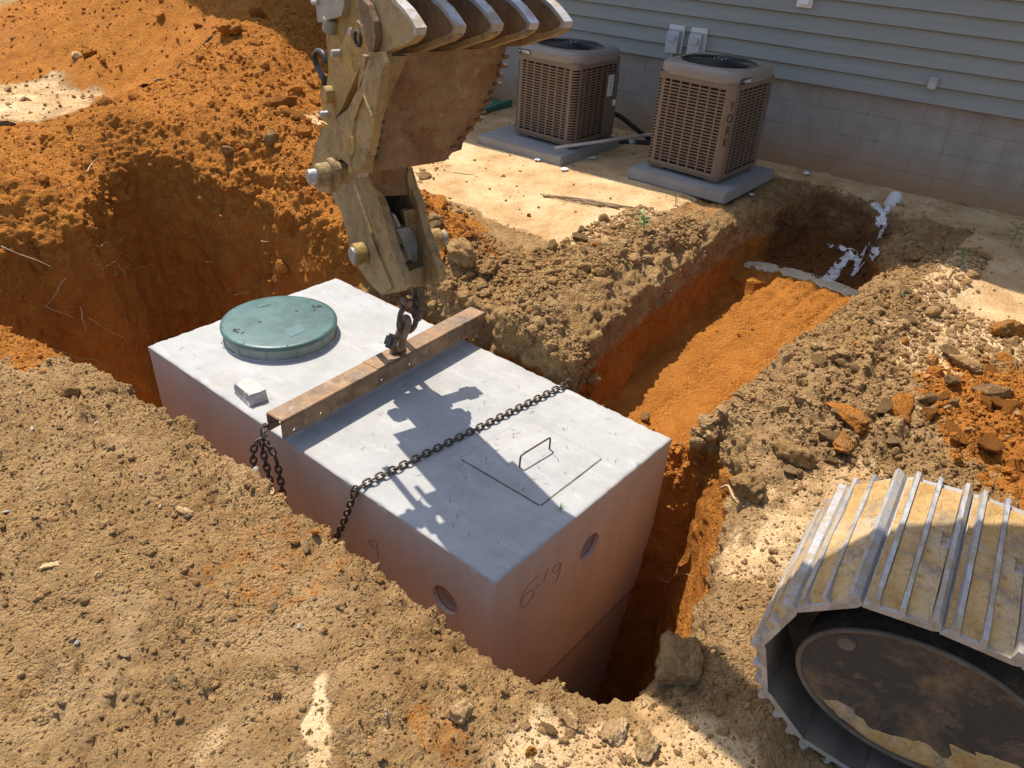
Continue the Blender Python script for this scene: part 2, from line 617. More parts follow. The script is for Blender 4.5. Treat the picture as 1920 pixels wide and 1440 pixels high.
def sstep(a, b, x):
    t = np.clip((x - a) / (b - a), 0, 1)
    return t * t * (3 - 2 * t)


def poly_sd(px, py, poly):
    """signed distance, negative inside"""
    P = np.array(poly, float)
    d = np.full(px.shape, 1e9)
    ins = np.zeros(px.shape, bool)
    n = len(P)
    for k in range(n):
        a, b = P[k], P[(k + 1) % n]
        e = b - a
        wx, wy = px - a[0], py - a[1]
        t = np.clip((wx * e[0] + wy * e[1]) / (e @ e), 0, 1)
        d = np.minimum(d, (wx - e[0] * t) ** 2 + (wy - e[1] * t) ** 2)
        c = ((a[1] <= py) & (b[1] > py)) | ((b[1] <= py) & (a[1] > py))
        with np.errstate(divide='ignore', invalid='ignore'):
            xi = a[0] + (py - a[1]) / (b[1] - a[1]) * e[0]
        ins ^= c & (px < xi)
    d = np.sqrt(d)
    return np.where(ins, -d, d)


# ------------------------------------------------------------------ terrain
PIT = [(-.30, -.42), (-.31, .3), (-.31, .9), (-.32, 1.6), (-.37, 2.3), (-.44, 2.9), (-.55, 3.3), (-.36, 3.72), (-.05, 3.92), (.22, 3.90),
       (.45, 3.98), (.62, 4.2), (.82, 4.48), (1.12, 4.62), (1.40, 4.35), (1.58, 3.6), (1.52, 2.9), (1.42, 2.3), (1.37, 1.7), (1.33, 1.2),
       (1.31, .8), (1.31, .1), (1.37, -.20), (1.15, -.40), (.67, -.57), (.21, -.68), (-.14, -.66)]
TRENCH = [(1.15, .58), (1.5, .67), (2.1, .80), (3.0, .93), (3.6, .98), (4.1, .98), (4.7, .86), (4.95, .55), (4.8, .25), (4.35, .02), (3.85, -.05),
          (3.0, -.10), (2.2, -.08), (1.6, -.10), (1.15, -.08)]


def gauss(x, y, cx, cy, sx, sy, rot=0.0):
    c, s = math.cos(rot), math.sin(rot)
    dx, dy = x - cx, y - cy
    u, v = dx * c + dy * s, -dx * s + dy * c
    return np.exp(-(u / sx) ** 2 - (v / sy) ** 2)


def ground_h(x, y):
    p = np.stack([x, y, np.zeros_like(x)], 1)
    h = 0.15 + 0.035 * fbm(p, 0.6, 3, seed=3) + 0.012 * fbm(p, 3.0, 3, seed=5)
    # heaps round the far end of the pit
    h += 0.34 * gauss(x, y, .10, 4.45, .50, .50)
    h += 0.36 * gauss(x, y, 1.1, 5.1, .6, .5)
    h += 0.46 * gauss(x, y, 2.0, 4.4, .55, 1.0)
    h += 0.20 * gauss(x, y, 1.85, 3.0, .40, .9)
    h += 0.18 * gauss(x, y, 1.72, 2.0, .22, .45)
    # big spoil pile behind
    r = np.sqrt(((x - 5.4) / 1.0) ** 2 + ((y - 9.0) / 1.0) ** 2)
    h += 2.4 * np.clip(1 - r / 3.8, 0, 1) ** 1.15
    h += 0.55 * gauss(x, y, 3.2, 5.9, 1.0, 1.0)
    # spoil berm on both sides of the service trench
    h += 0.15 * gauss(x, y, 1.85, 1.08, .75, .26, .18)
    h += 0.09 * gauss(x, y, 3.0, 1.14, .9, .15)
    h += 0.13 * gauss(x, y, 2.6, -.38, 1.5, .20, -.02)
    h += 0.10 * gauss(x, y, 1.75, -.62, .5, .35)
    h += 0.10 * gauss(x, y, 2.5, -1.15, .8, .45)
    # loader tracks and dishes in the foreground
    h += 0.05 * gauss(x, y, -.85, 1.1, .35, .9)
    h -= 0.05 * gauss(x, y, -1.0, .35, .30, .22)
    h += 0.040 * gauss(x, y, -.93, .27, .20, .035, -.75)
    h += 0.035 * gauss(x, y, -1.22, .62, .03, .22, -.2)
    h -= 0.035 * gauss(x, y, -.70, .95, .10, .22, .3)
    h += 0.04 * gauss(x, y, -.62, -.1, .25, .4)
    # level and clean against the house wall and pads
    k = sstep(2.3, 2.9, x) * sstep(1.15, 1.5, y) * (1 - sstep(3.9, 4.6, y))
    h = h * (1 - k) + (0.19 + 0.008 * fbm(p, 2.5, 3, seed=9)) * k
    k = sstep(4.7, 5.1, x)
    h = h * (1 - k) + 0.16 * k
    return h


def terrain_z(x, y):
    p = np.stack([x, y, np.zeros_like(x)], 1)
    n1 = fbm(p, 2.2, 3, seed=21)
    n2 = fbm(p, 9.0, 3, seed=22)
    hg = ground_h(x, y)
    sd = poly_sd(x, y, PIT) + 0.10 * n1 * sstep(1.0, 2.6, y) + 0.018 * n2 + 0.02 * n1
    # rounded, slumped shoulders at the far end
    far = sstep(2.6, 3.4, y)
    D = 0.03 + 0.16 * far * sstep(1.3, 1.6, x) + 0.14 * far * (1 - sstep(.2, .7, x)) + 0.03 * far
    R = 0.05 + 0.15 * far
    lip = np.exp(-np.clip(sd, 0, None) / R)
    slope = 7.0 + 1.6 * n1
    zp = hg - D * lip
    zp = np.where(sd < 0, zp - (-sd) * slope - 0.02, zp)
    floor = -1.72 + 0.05 * n1
    zp = np.maximum(zp, floor)
    # service trench
    st = poly_sd(x, y, TRENCH) + 0.03 * n1 + 0.018 * n2
    left = sstep(.5, .9, y) * (1 - sstep(3.0, 3.8, x))
    right = 1 - sstep(.1, .4, y)
    D2 = 0.03 + 0.05 * left + 0.07 * right
    R2 = 0.03 + 0.09 * left + 0.10 * right
    lip2 = np.exp(-np.clip(st, 0, None) / R2)
    bench = sstep(2.0, 3.5, x) * (1 - sstep(.58, .70, y + .05 * n2 + .04 * n1)) * (1 - sstep(3.84, 3.92, x + .05 * n1))
    fl = -0.36 + 0.20 * bench + 0.125 * sstep(3.86, 3.94, x + .22 * sstep(.58, .72, y)) - 0.035 * np.exp(-((x - 4.03 - .03 * n1) / .085) ** 2) + 0.20 * sstep(4.35, 4.95, x)
    fl = fl + 0.012 * n1 + 0.20 * np.exp(-((x - 1.36) / .20) ** 2) * (1 + n2)
    steep = 9.0 - 6.2 * sstep(4.0, 4.7, x) - 4.0 * right
    zt = hg - D2 * lip2
    zt = np.where(st < 0, zt - (-st) * steep, zt)
    zt = np.maximum(zt, fl)
    zt = np.where(x > 1.2, zt, 9)
    z = np.minimum(zp, zt)
    return z, hg, sd, st


def zones(P, hg=None, sd=None, st=None):
    """soil kind at world points: clay, pale, damp, and how lumpy it is"""
    x, y, z = P[:, 0], P[:, 1], P[:, 2]
    if hg is None:
        _, hg, sd, st = terrain_z(x, y)
    depth = hg - z
    nz = fbm(P, 1.3, 3, seed=31)
    nf = fbm(P, 5.0, 3, seed=33)
    wx_ = .16 * fbm(P, 2.2, 4, .6, 35) + .05 * fbm(P, 9, 3, .6, 36)
    wy_ = .16 * fbm(P, 2.2, 4, .6, 37) + .05 * fbm(P, 9, 3, .6, 38)
    x0_, y0_ = x, y
    clay = sstep(.16, .34, depth + 0.08 * nz + 0.06 * nf)
    heap = sstep(.25, .55, gauss(x, y, .1, 4.5, .8, .9) + gauss(x, y, 1.0, 5.4, 1.1, 1.1) + gauss(x, y, 1.95, 4.3, .75, 1.6) + 0.8 * gauss(x, y, 1.8, 2.9, .45, 1.2)
                 + sstep(4.0, 5.2, x + .0) * 0 + (np.sqrt((x - 5) ** 2 + (y - 8.6) ** 2) < 3.9) * 1.0 + 1.2 * gauss(x, y, 3.0, 6.0, 1.4, 1.2) + 0.18 * nf)
    clay = np.maximum(clay, heap)
    x = x + wx_; y = y + wy_
    clay = np.maximum(clay, 0.75 * sstep(.2, .55, gauss(x, y, -.45, 2.9, .22, .55) + .3 * nf))
    clay = np.maximum(clay, 0.80 * sstep(.3, .6, gauss(x, y, 2.15, -1.1, .75, .34, .5) + .35 * nf))
    clay = np.maximum(clay, 0.40 * sstep(.25, .8, gauss(x, y, -.55, .55, .30, .36) + .3 * nf) * (z > 0))
    clay = np.maximum(clay, 0.50 * sstep(.4, .8, gauss(x, y, -.60, -.36, .15, .2) + .35 * nf))
    clay = np.maximum(clay, 0.45 * sstep(2.6, 3.2, x) * (y > 1.1) * (nz > .05))
    x, y = x0_, y0_
    pale = sstep(.3, .6, sstep(2.1, 2.8, x) * sstep(1.25, 1.55, y) * (1 - sstep(4.3, 5.2, y)) + .15 * nf)
    pale = np.maximum(pale, sstep(.4, .6, sstep(3.0, 3.5, x - .5 * (y + .3)) * (1 - sstep(-.45, -.30, y)) + .2 * nf))
    pale = np.maximum(pale, .75 * sstep(4.75, 5.05, x + 1.6 * wx_))
    x = x + wx_; y = y + wy_
    pale = np.maximum(pale, 0.92 * sstep(.22, .8, gauss(x, y, -.42, -.86, .34, .40, .3) + .85 * gauss(x, y, -.88, -.10, .20, .06, .75) + .3 * nf))
    pale = np.maximum(pale, 0.50 * sstep(.25, .9, .8 * gauss(x, y, -1.12, .10, .2, .07, .7) + .6 * gauss(x, y, -1.3, .75, .3, .35) + .3 * nf))
    pale = np.maximum(pale, 0.62 * sstep(.3, .6, gauss(x, y, 2.75, -.75, .7, .25, -.2) + .8 * gauss(x, y, .9, -.78, .6, .3) + .4 * nf))
    x, y = x0_, y0_
    pale = np.maximum(pale, 0.60 * sstep(.3, .6, gauss(x, y, 1.45, 7.2, .75, .95, -.2) + .2 * nf))
    pale *= 1 - sstep(.06, .16, depth)
    clay *= 1 - 0.85 * sstep(.3, .6, gauss(x, y, 1.45, 7.2, .75, .95, -.2) + .2 * nf)
    damp = sstep(.35, .7, gauss(x, y, 4.45, .50, .62, .55) + .2 * nf)
    lump = 1 - 0.85 * pale
    smooth_clay = sstep(.25, .45, depth) * (1 - 0.0 * x)
    lump *= 1 - 0.8 * smooth_clay
    return clay, pale, damp, lump


def build_ground():
    x0, x1, y0, y1, st_ = -2.6, 5.6, -2.4, 6.6, 0.025
    xs = np.arange(x0, x1 + 1e-6, st_)
    ys = np.arange(y0, y1 + 1e-6, st_)
    X, Y = np.meshgrid(xs, ys, indexing='ij')
    Z = terrain_z(X.ravel(), Y.ravel())[0]
    nx, ny = X.shape
    top = np.stack([X.ravel(), Y.ravel(), Z], 1)
    idx = np.arange(nx * ny).reshape(nx, ny)
    q = np.stack([idx[:-1, :-1], idx[1:, :-1], idx[1:, 1:], idx[:-1, 1:]], -1).reshape(-1, 4)
    # closed shell: border skirt and one flat bottom
    ring = np.concatenate([idx[:, 0], idx[-1, 1:], idx[-2::-1, -1], idx[0, -2:0:-1]])
    nb = len(ring)
    bot = top[ring].copy()
    bot[:, 2] = -2.05
    base = len(top)
    V = np.concatenate([top, bot])
    faces = [tuple(r) for r in q.tolist()]
    for k in range(nb):
        a, b = ring[k], ring[(k + 1) % nb]
        faces.append((int(b), int(a), base + k, base + (k + 1) % nb))
    faces.append(tuple(base + k for k in range(nb))[::-1])
    me = bpy.data.meshes.new('ground')
    me.from_pydata(V.tolist(), [], faces)
    me.update()
    o = bpy.data.objects.new('ground', me)
    COL.objects.link(o)
    md = o.modifiers.new('r', 'REMESH')
    md.mode = 'VOXEL'
    md.voxel_size = VOX
    dg = bpy.context.evaluated_depsgraph_get()
    ev = o.evaluated_get(dg)
    me2 = bpy.data.meshes.new_from_object(ev)
    bpy.data.objects.remove(o)
    n = len(me2.vertices)
    P = np.empty(n * 3); me2.vertices.foreach_get('co', P); P = P.reshape(-1, 3)
    N = np.empty(n * 3); me2.vertex_normals.foreach_get('vector', N); N = N.reshape(-1, 3)
    nf = len(me2.polygons)
    L = np.empty(nf * 4, np.int32); me2.loops.foreach_get('vertex_index', L) if len(me2.loops) == nf * 4 else None
    assert len(me2.loops) == nf * 4
    F = L.reshape(-1, 4)
    keepv = (P[:, 2] > -1.9) & (P[:, 0] > x0 + .05) & (P[:, 0] < x1 - .05) & (P[:, 1] > y0 + .05) & (P[:, 1] < y1 - .05)
    keep = keepv[F].all(1)
    F = F[keep]
    used = np.zeros(n, bool); used[F.ravel()] = True
    mp = np.cumsum(used) - 1
    P, N, F = P[used], N[used], mp[F]
    print('ground verts', len(P), 'faces', len(F), round(time.time() - T_START, 1))
    _, hg, sd, st = terrain_z(P[:, 0], P[:, 1])
    clay, pale, damp, lump = zones(P, hg, sd, st)
    depth = hg - P[:, 2]
    # crumbs and lumps
    w1, id1 = worley(P, 9.0, 3)
    w2, id2 = worley(P, 22.0, 5)
    w3, id3 = worley(P, 46.0, 8)
    f1 = fbm(P, 4.0, 4, .55, 41)
    f2 = fbm(P, 20.0, 3, .6, 42)
    rim = np.exp(-(np.abs(sd) / .22) ** 2) + np.exp(-(np.abs(st) / .25) ** 2)
    rim = np.clip(rim, 0, 1) * (depth < .35)
    rough_area = np.clip(0.35 + 1.0 * sstep(-.1, .25, f1) + 0.8 * rim, 0, 1.7)
    heapy = sstep(2.8, 3.6, P[:, 1]) * (clay > .5) * (sd > -.02)
    rough_area = np.maximum(rough_area, 1.0 * heapy)
    rightside = (P[:, 0] > 1.25) & (P[:, 1] < -.1)
    rough_area = np.where(rightside & (pale < .5), 1.8, rough_area)
    fore = 1 + .8 * (P[:, 0] < -.2)
    big = (0.55 - w1) * (id1 > .45) * 0.050
    mid = (0.5 - w2) * (id2 > .3) * 0.030 * (1 + .25 * (fore - 1))
    sml = (0.5 - w3) * 0.011 * fore
    d = lump * rough_area * (big + mid) + (0.25 + 0.75 * lump) * sml * (0.6 + .6 * rough_area)
    d += lump * (0.020 * f1 + 0.010 * f2)
    # bucket scrape marks down the clay walls, teeth marks along the trench floor
    wall = sstep(.3, .5, depth) * (np.abs(N[:, 2]) < .55)
    ang = P[:, 0] * 1.0 - P[:, 1] * .9
    gq = np.stack([ang * 9, P[:, 2] * .7, ang * 0], 1)
    d += wall * 0.016 * vnoise(gq, 77) + wall * 0.010 * f2 + wall * 0.022 * f1
    floor_t = (st < 0) & (N[:, 2] > .7) & (P[:, 0] > 1.6)
    gq = np.stack([P[:, 0] * .8, P[:, 1] * 13, P[:, 0] * 0], 1)
    d += floor_t * (0.010 * vnoise(gq, 78) + .003 * f2) - floor_t * lump * rough_area * mid * .7
    groove = np.zeros(len(P))
    for k in range(5):
        yc = .12 + .17 * k + .02 * (P[:, 0] - 3.4)
        groove -= 0.020 * np.exp(-((P[:, 1] - yc) / .022) ** 2) * sstep(3.05, 3.3, P[:, 0]) * (1 - sstep(3.8, 3.95, P[:, 0]))
    d += floor_t * groove + floor_t * sstep(3.0, 3.3, P[:, 0]) * .006 * np.sin(P[:, 0] * 34 + 2 * f1 * 6)
    P2 = P + N * d[:, None]
    me = bpy.data.meshes.new('ground')
    me.vertices.add(len(P2)); me.vertices.foreach_set('co', P2.ravel())
    me.loops.add(len(F) * 4); me.loops.foreach_set('vertex_index', F.ravel().astype(np.int32))
    me.polygons.add(len(F))
    me.polygons.foreach_set('loop_start', np.arange(0, len(F) * 4, 4, dtype=np.int32))
    me.polygons.foreach_set('use_smooth', np.ones(len(F), bool))
    me.update(calc_edges=True)
    val = np.full(len(P), .5) + .10 * (id2 - .5) * lump + .10 * (id1 - .5) * lump
    for nm, a in (('clay', clay), ('pale', pale), ('damp', damp), ('val', val)):
        at = me.attributes.new(nm, 'FLOAT', 'POINT')
        at.data.foreach_set('value', a.astype(np.float32))
    me.materials.append(M['soil'])
    o = link_mesh('ground', me)
    tag(o, kind='structure')
    tris = np.concatenate([F[:, [0, 1, 2]], F[:, [0, 2, 3]]])
    bvh = BVHTree.FromPolygons(P2.tolist(), F.tolist())
    return o, bvh


VOX = 0.0145
GROUND, BVH = build_ground()
print('ground done', round(time.time() - T_START, 1))


def build_far_ground():
    # the land beyond the dug area, one coarse sheet with the same shape
    out = []
    xs = np.unique(np.concatenate([np.linspace(-60, -2.5, 40), np.arange(-2.5, 14, .07), np.linspace(14, 70, 40)]))
    ys = np.unique(np.concatenate([np.linspace(-50, -2.3, 40), np.arange(-2.3, 15, .07), np.linspace(15, 80, 40)]))
    X, Y = np.meshgrid(xs, ys, indexing='ij')
    x, y = X.ravel(), Y.ravel()
    h = ground_h(x, y)
    P = np.stack([x, y, h], 1)
    clay, pale, damp, lump = zones(P, h, np.full(len(x), 5.), np.full(len(x), 5.))
    w1, i1 = worley(P, 7, 3)
    f1 = fbm(P, 3.0, 4, .6, 41)
    P[:, 2] += lump * ((0.6 - w1) * (i1 > .4) * .11 + .05 * f1)
    nx, ny = X.shape
    idx = np.arange(nx * ny).reshape(nx, ny)
    cx = (X[:-1, :-1] + X[1:, 1:]) / 2
    cy = (Y[:-1, :-1] + Y[1:, 1:]) / 2
    hole = (cx > -2.5) & (cx < 5.5) & (cy > -2.3) & (cy < 6.5)
    q = np.stack([idx[:-1, :-1], idx[1:, :-1], idx[1:, 1:], idx[:-1, 1:]], -1)[~hole].reshape(-1, 4)
    me = bpy.data.meshes.new('far_ground')
    me.from_pydata(P.tolist(), [], q.tolist())
    me.polygons.foreach_set('use_smooth', [True] * len(me.polygons))
    val = .5 + .12 * (i1 - .5) * lump
    for nm, a in (('clay', clay), ('pale', pale), ('damp', damp), ('val', val)):
        at = me.attributes.new(nm, 'FLOAT', 'POINT')
        at.data.foreach_set('value', a.astype(np.float32))
    me.materials.append(M['soil'])
    tag(link_mesh('surrounding_ground', me), kind='structure')
    return BVHTree.FromPolygons(P.tolist(), q.tolist())


BVH2 = build_far_ground()
print('far ground', round(time.time() - T_START, 1))


def drop(x, y, top=4.0):
    h = BVH.ray_cast(Vector((x, y, top)), Vector((0, 0, -1)))
    if h[0] is None:
        h = BVH2.ray_cast(Vector((x, y, top)), Vector((0, 0, -1)))
    if h[0] is None:
        return Vector((x, y, .15)), Vector((0, 0, 1))
    return h[0], h[1]


def on_ground(px, py):
    """ground point seen along a sight line, used only to read positions off the survey photo"""
    v = ray(px, py).normalized()
    a = BVH.ray_cast(CAM, v)
    b = BVH2.ray_cast(CAM, v)
    if a[0] is None: return b[0]
    return a[0]


# ------------------------------------------------------------------ loose soil crumbs (stuff) and clods (things)
def ico(sub):
    bm = bmesh.new()
    bmesh.ops.create_icosphere(bm, subdivisions=sub, radius=1)
    V = np.array([v.co[:] for v in bm.verts])
    F = np.array([[v.index for v in f.verts] for f in bm.faces])
    bm.free()
    return V, F


ICO1, ICO2, ICO3, ICO4 = ico(1), ico(2), ico(3), ico(4)


def rock_shape(base, seed, rough=.35, flat=.75, cuts=5):
    V, F = base
    rg = np.random.default_rng(seed)
    V = V * (1 + rough * fbm(V + seed * 3.1, 1.6, 3, .55, seed % 97)[:, None])
    for _ in range(cuts):                      # planed-off facets
        d = rg.normal(size=3); d /= np.linalg.norm(d)
        lim = rg.uniform(.45, .8)
        k = V @ d
        V = V - np.clip(k - lim, 0, None)[:, None] * d * .9
    V = V * np.array([1, rg.uniform(.6, .95), flat * rg.uniform(.7, 1.1)])
    return V


def rot_mats(n, rg):
    q = rg.normal(size=(n, 4)); q /= np.linalg.norm(q, axis=1)[:, None]
    w, x, y, z = q.T
    return np.stack([1 - 2 * (y * y + z * z), 2 * (x * y - z * w), 2 * (x * z + y * w),
                     2 * (x * y + z * w), 1 - 2 * (x * x + z * z), 2 * (y * z - x * w),
                     2 * (x * z - y * w), 2 * (y * z + x * w), 1 - 2 * (x * x + y * y)], 1).reshape(n, 3, 3)


def scatter(name, n, sampler, size, seed, base=ICO1, sink=.35, var=.25, smooth=False, flat=.8):
    rg = np.random.default_rng(seed)
    shapes = [rock_shape(base, seed * 13 + k, .3, flat, 4) for k in range(14)]
    Fb = base[1]
    pts = []
    sizes = []
    tries = 0
    xy = sampler(rg, n * 2)
    for x, y in xy:
        if len(pts) >= n: break
        p, nn = drop(float(x), float(y))
        s = size[0] * (size[1] / size[0]) ** (rg.random() ** 2.2)
        pts.append((p.x, p.y, p.z, nn.x, nn.y, nn.z)); sizes.append(s)
    pts = np.array(pts); sizes = np.array(sizes)
    # the tank top, lid and machine stay clear
    ok = ~((pts[:, 0] > -.03) & (pts[:, 0] < 1.28) & (pts[:, 1] > -.03) & (pts[:, 1] < 2.47)) & (pts[:, 2] > -1.3)
    _, _, _, lump = zones(pts[:, :3])
    clay, pale, damp, lump = zones(pts[:, :3])
    pts, sizes, clay, pale, damp = pts[ok], sizes[ok], clay[ok], pale[ok], damp[ok]
    n = len(pts)
    R = rot_mats(n, rg)
    k = rg.integers(0, len(shapes), n)
    S = np.stack(shapes)[k]                                        # n,v,3
    V = np.einsum('nij,nvj->nvi', R, S) * sizes[:, None, None]
    V[:, :, 2] *= .85
    V += pts[:, None, :3] + pts[:, None, 3:6] * (sizes * (1 - sink * 2) * .5)[:, None, None]
    nv = S.shape[1]
    F = (Fb[None] + (np.arange(n) * nv)[:, None, None]).reshape(-1, 3)
    V = V.reshape(-1, 3)
    me = bpy.data.meshes.new(name)
    me.vertices.add(len(V)); me.vertices.foreach_set('co', V.ravel())
    me.loops.add(len(F) * 3); me.loops.foreach_set('vertex_index', F.ravel().astype(np.int32))
    me.polygons.add(len(F)); me.polygons.foreach_set('loop_start', np.arange(0, len(F) * 3, 3, dtype=np.int32))
    me.polygons.foreach_set('use_smooth', np.full(len(F), smooth))
    me.update(calc_edges=True)
    v = .5 + var * (rg.random(n) - .42)
    cl = np.clip(clay + rg.normal(0, .18, n), 0, 1)
    pa = np.clip(pale * .30 + rg.normal(0, .16, n), 0, 1)
    for nm, a in (('clay', cl), ('pale', pa), ('damp', damp), ('val', v)):
        at = me.attributes.new(nm, 'FLOAT', 'POINT')
        at.data.foreach_set('value', np.repeat(a, nv).astype(np.float32))
    me.materials.append(M['soil'])
    return tag(link_mesh(name, me), kind='stuff')


def boxes_sampler(boxes):
    w = np.array([b[4] for b in boxes], float); w /= w.sum()

    def f(rg, n):
        k = rg.choice(len(boxes), n, p=w)
        B = np.array([b[:4] for b in boxes])[k]
        return np.stack([B[:, 0] + (B[:, 1] - B[:, 0]) * rg.random(n), B[:, 2] + (B[:, 3] - B[:, 2]) * rg.random(n)], 1)
    return f


# x0,x1,y0,y1,weight
FORE = boxes_sampler([(-1.5, -.25, -.9, 2.8, 10), (-.9, .6, -1.6, -.4, 4), (.4, 1.4, -1.4, -.35, 2)])
RIGHT = boxes_sampler([(1.3, 3.4, -1.3, -.05, 8), (3.2, 4.4, -.6, -.1, 1.2), (1.25, 1.5, -.3, 1.1, 1.4), (1.4, 3.4, 1.0, 1.6, 5), (1.38, 2.1, 1.4, 2.6, 2.5)])
FAR = boxes_sampler([(-1.2, 3.0, 3.0, 6.4, 6), (1.4, 2.4, 2.2, 4.2, 2), (0.5, 8.5, 6.0, 12, 8), (2.5, 5.2, 4.2, 6.2, 2)])
SAND = boxes_sampler([(2.0, 5.2, 1.2, 4.6, 1), (3.0, 5.2, -1.4, -.1, .5), (1.8, 4.6, 0, 1.0, .25)])
WET = boxes_sampler([(3.9, 5.1, -.1, 1.1, 1)])

scatter('fine_soil_crumbs', 36000, FORE, (.002, .009), 101, sink=.30, var=.35)
scatter('small_soil_clods', 2200, FORE, (.006, .022), 102, base=ICO2, sink=.42, var=.18)
scatter('trench_bank_crumbs', 22000, RIGHT, (.005, .022), 103, sink=.30, var=.35)
scatter('trench_bank_clods', 750, RIGHT, (.018, .060), 104, base=ICO2, sink=.35, var=.35)
scatter('orange_clay_crumbs', 12000, FAR, (.008, .032), 105, sink=.32, var=.30)
scatter('orange_clay_clods', 500, FAR, (.025, .075), 106, base=ICO2, sink=.35, var=.30)
scatter('sand_plateau_crumbs', 900, SAND, (.004, .020), 107, sink=.25, var=-.35)
scatter('wet_clay_crumbs', 500, WET, (.010, .035), 108, base=ICO2, sink=.4, var=.3)
print('scatter', round(time.time() - T_START, 1))


def rock_thing(name, label, p, size, seed, clay=.0, pale=.3, val=.5, group=None, cat='clod', rz=0, flat=.75, stretch=(1, 1, 1), sink=.25, tilt=(0, 0)):
    V = rock_shape(ICO4, seed, .42, flat, 5) * np.array(stretch)
    U = V / np.linalg.norm(V, axis=1)[:, None]
    V += U * (fbm(V * 3 + seed, 2.0, 4, .65, 5) * .20)[:, None]
    w_, wi_ = worley(V, 3.2, 4)
    V += U * ((.5 - w_) * .12)[:, None]
    me = bpy.data.meshes.new(name)
    me.from_pydata((V * size).tolist(), [], ICO4[1].tolist())
    me.polygons.foreach_set('use_smooth', [True] * len(me.polygons))
    n = len(V)
    for nm, a in (('clay', clay), ('pale', pale), ('damp', 0), ('val', val)):
        at = me.attributes.new(nm, 'FLOAT', 'POINT')
        at.data.foreach_set('value', np.full(n, a, np.float32))
    me.materials.append(M['soil'])
    o = link_mesh(name, me)
    o.location = Vector(p) + Vector((0, 0, size * flat * (1 - 2 * sink)))
    o.rotation_euler = (tilt[0], tilt[1], rz)
    return tag(o, label, cat, group)


# single clods and stones one can point at: pixel they are seen at, radius, clay, pale, brightness
HERO = [
    (868, 478, .150, .10, .15, .55, 'large tan slab of earth jutting out at the trench corner beside the excavator thumb', 'clod', (1.5, .8, .7)),
    (915, 508, .075, .05, .1, .45, 'smaller brown clod tucked under the large tan earth slab', 'clod', (1.3, .8, .7)),
    (868, 1345, .050, .05, .55, .6, 'upright blocky tan clod in the bottom foreground sand', 'clod', (.8, .8, 1.2)),
    (995, 1412, .022, .75, .1, .5, 'small rounded reddish clod alone on the pale sand at the bottom edge', 'clod', (1, 1, 1)),
    (1075, 1300, .060, .0, .6, .62, 'broad pale clod on the pit lip, largest of the row below the tank', 'clod', (1.3, .9, .6)),
    (1062, 1350, .045, .0, .5, .55, 'flat tan clod just below the broad pale lip clod', 'clod', (1.2, .9, .6)),
    (1150, 1375, .045, .0, .55, .52, 'greyish tan clod at the right end of the row on the pit lip', 'clod', (1.1, .9, .7)),
    (1487, 862, .100, .0, .35, .55, 'big squarish tan block of earth on the bank above the excavator track', 'clod', (1.1, .9, .9)),
    (1400, 925, .110, .0, .2, .42, 'dark tilted clod hanging at the pit corner right of the tank', 'clod', (.9, .8, 1.2)),
    (1590, 790, .100, .60, .1, .5, 'wide flat orange clod leading the orange patch on the right bank', 'clod', (1.4, .9, .55)),
    (1690, 775, .100, .85, .05, .5, 'rounded orange clod behind the wide flat orange one', 'clod', (1.3, .9, .7)),
    (1580, 835, .075, .55, .1, .52, 'long brown-orange clod lying right of the squarish block', 'clod', (1.6, .8, .5)),
    (1815, 690, .085, .05, .45, .5, 'cracked pale slab of hard soil on the right bank with a dark hollow under it', 'clod', (1.4, 1.0, .5)),
    (1885, 630, .120, .55, .05, .42, 'tall dark orange lump at the right picture edge', 'clod', (1.0, .9, .9)),
    (160, 505, .0, 0, 0, 0, '', '', None),
    (435, 62, .14, 1, 0, .45, 'big shaded orange lump high on the spoil pile', 'clod', (1.2, 1, .8)),
    (165, 103, .09, .9, 0, .5, 'orange lump resting at the foot of the spoil pile beside a grey stone', 'clod', (1, 1, .8)),
    (142, 106, .06, .0, .8, .6, 'small grey stone beside an orange lump at the foot of the spoil pile', 'stone', (1, 1, .8)),
    (510, 266, .08, .1, .2, .42, 'grey brown stone on the orange rim left of the excavator pin', 'stone', (1, .9, .8)),
    (345, 962, .028, .1, .55, .52, 'flat pale tan stone in the middle of the brown foreground bank', 'stone', (1.4, .9, .45)),
    (508, 920, .022, .15, .75, .62, 'flat buff stone on the pit edge below the hanging chain end', 'stone', (1.3, .9, .4)),
    (95, 1062, .022, .0, .75, .55, 'long whitish stone lying in the left foreground', 'stone', (1.4, .8, .5)),
    (185, 1080, .022, .0, 1, .72, 'small upright white stone in the left foreground', 'stone', (.7, .6, 1.4)),
    (128, 740, .045, .25, .1, .45, 'rounded brown clod near the left end of the foreground bank', 'clod', (1, .9, .8)),
    (215, 735, .035, .1, .1, .38, 'dark brown clod beside the rounded one on the foreground bank', 'clod', (1, .9, .8)),
    (1215, 1400, .045, .0, .5, .5, 'pale broken clod at the bottom of the picture near the pit end', 'clod', (1.2, .9, .6)),
    (1270, 1250, .085, .0, .3, .42, 'grey slab of earth in shade at the narrow end of the pit', 'clod', (1.3, 1, .7)),
    (1340, 960, .0, 0, 0, 0, '', '', None),
    (1210, 790, .05, .15, .2, .38, 'dark clod on the soil collar between tank and trench', 'clod', (.7, .6, 1.3)),
    (1100, 715, .055, .35, .05, .4, 'crumbly brown clod on the tank edge where the chain goes over', 'clod', (1.1, .9, .8)),
    (992, 405, .022, .1, .0, .22, 'small dark grey stone on the sand plateau', 'stone', (1.1, .9, .8)),
    (815, 412, .05, .2, .3, .5, 'brown crumbly lump on the sand right of the excavator thumb', 'clod', (1.3, .9, .6)),
    (1225, 438, .04, .1, .1, .42, 'brown clod beside the leafy weed on the trench edge', 'clod', (1.1, .9, .8)),
]
k = 0
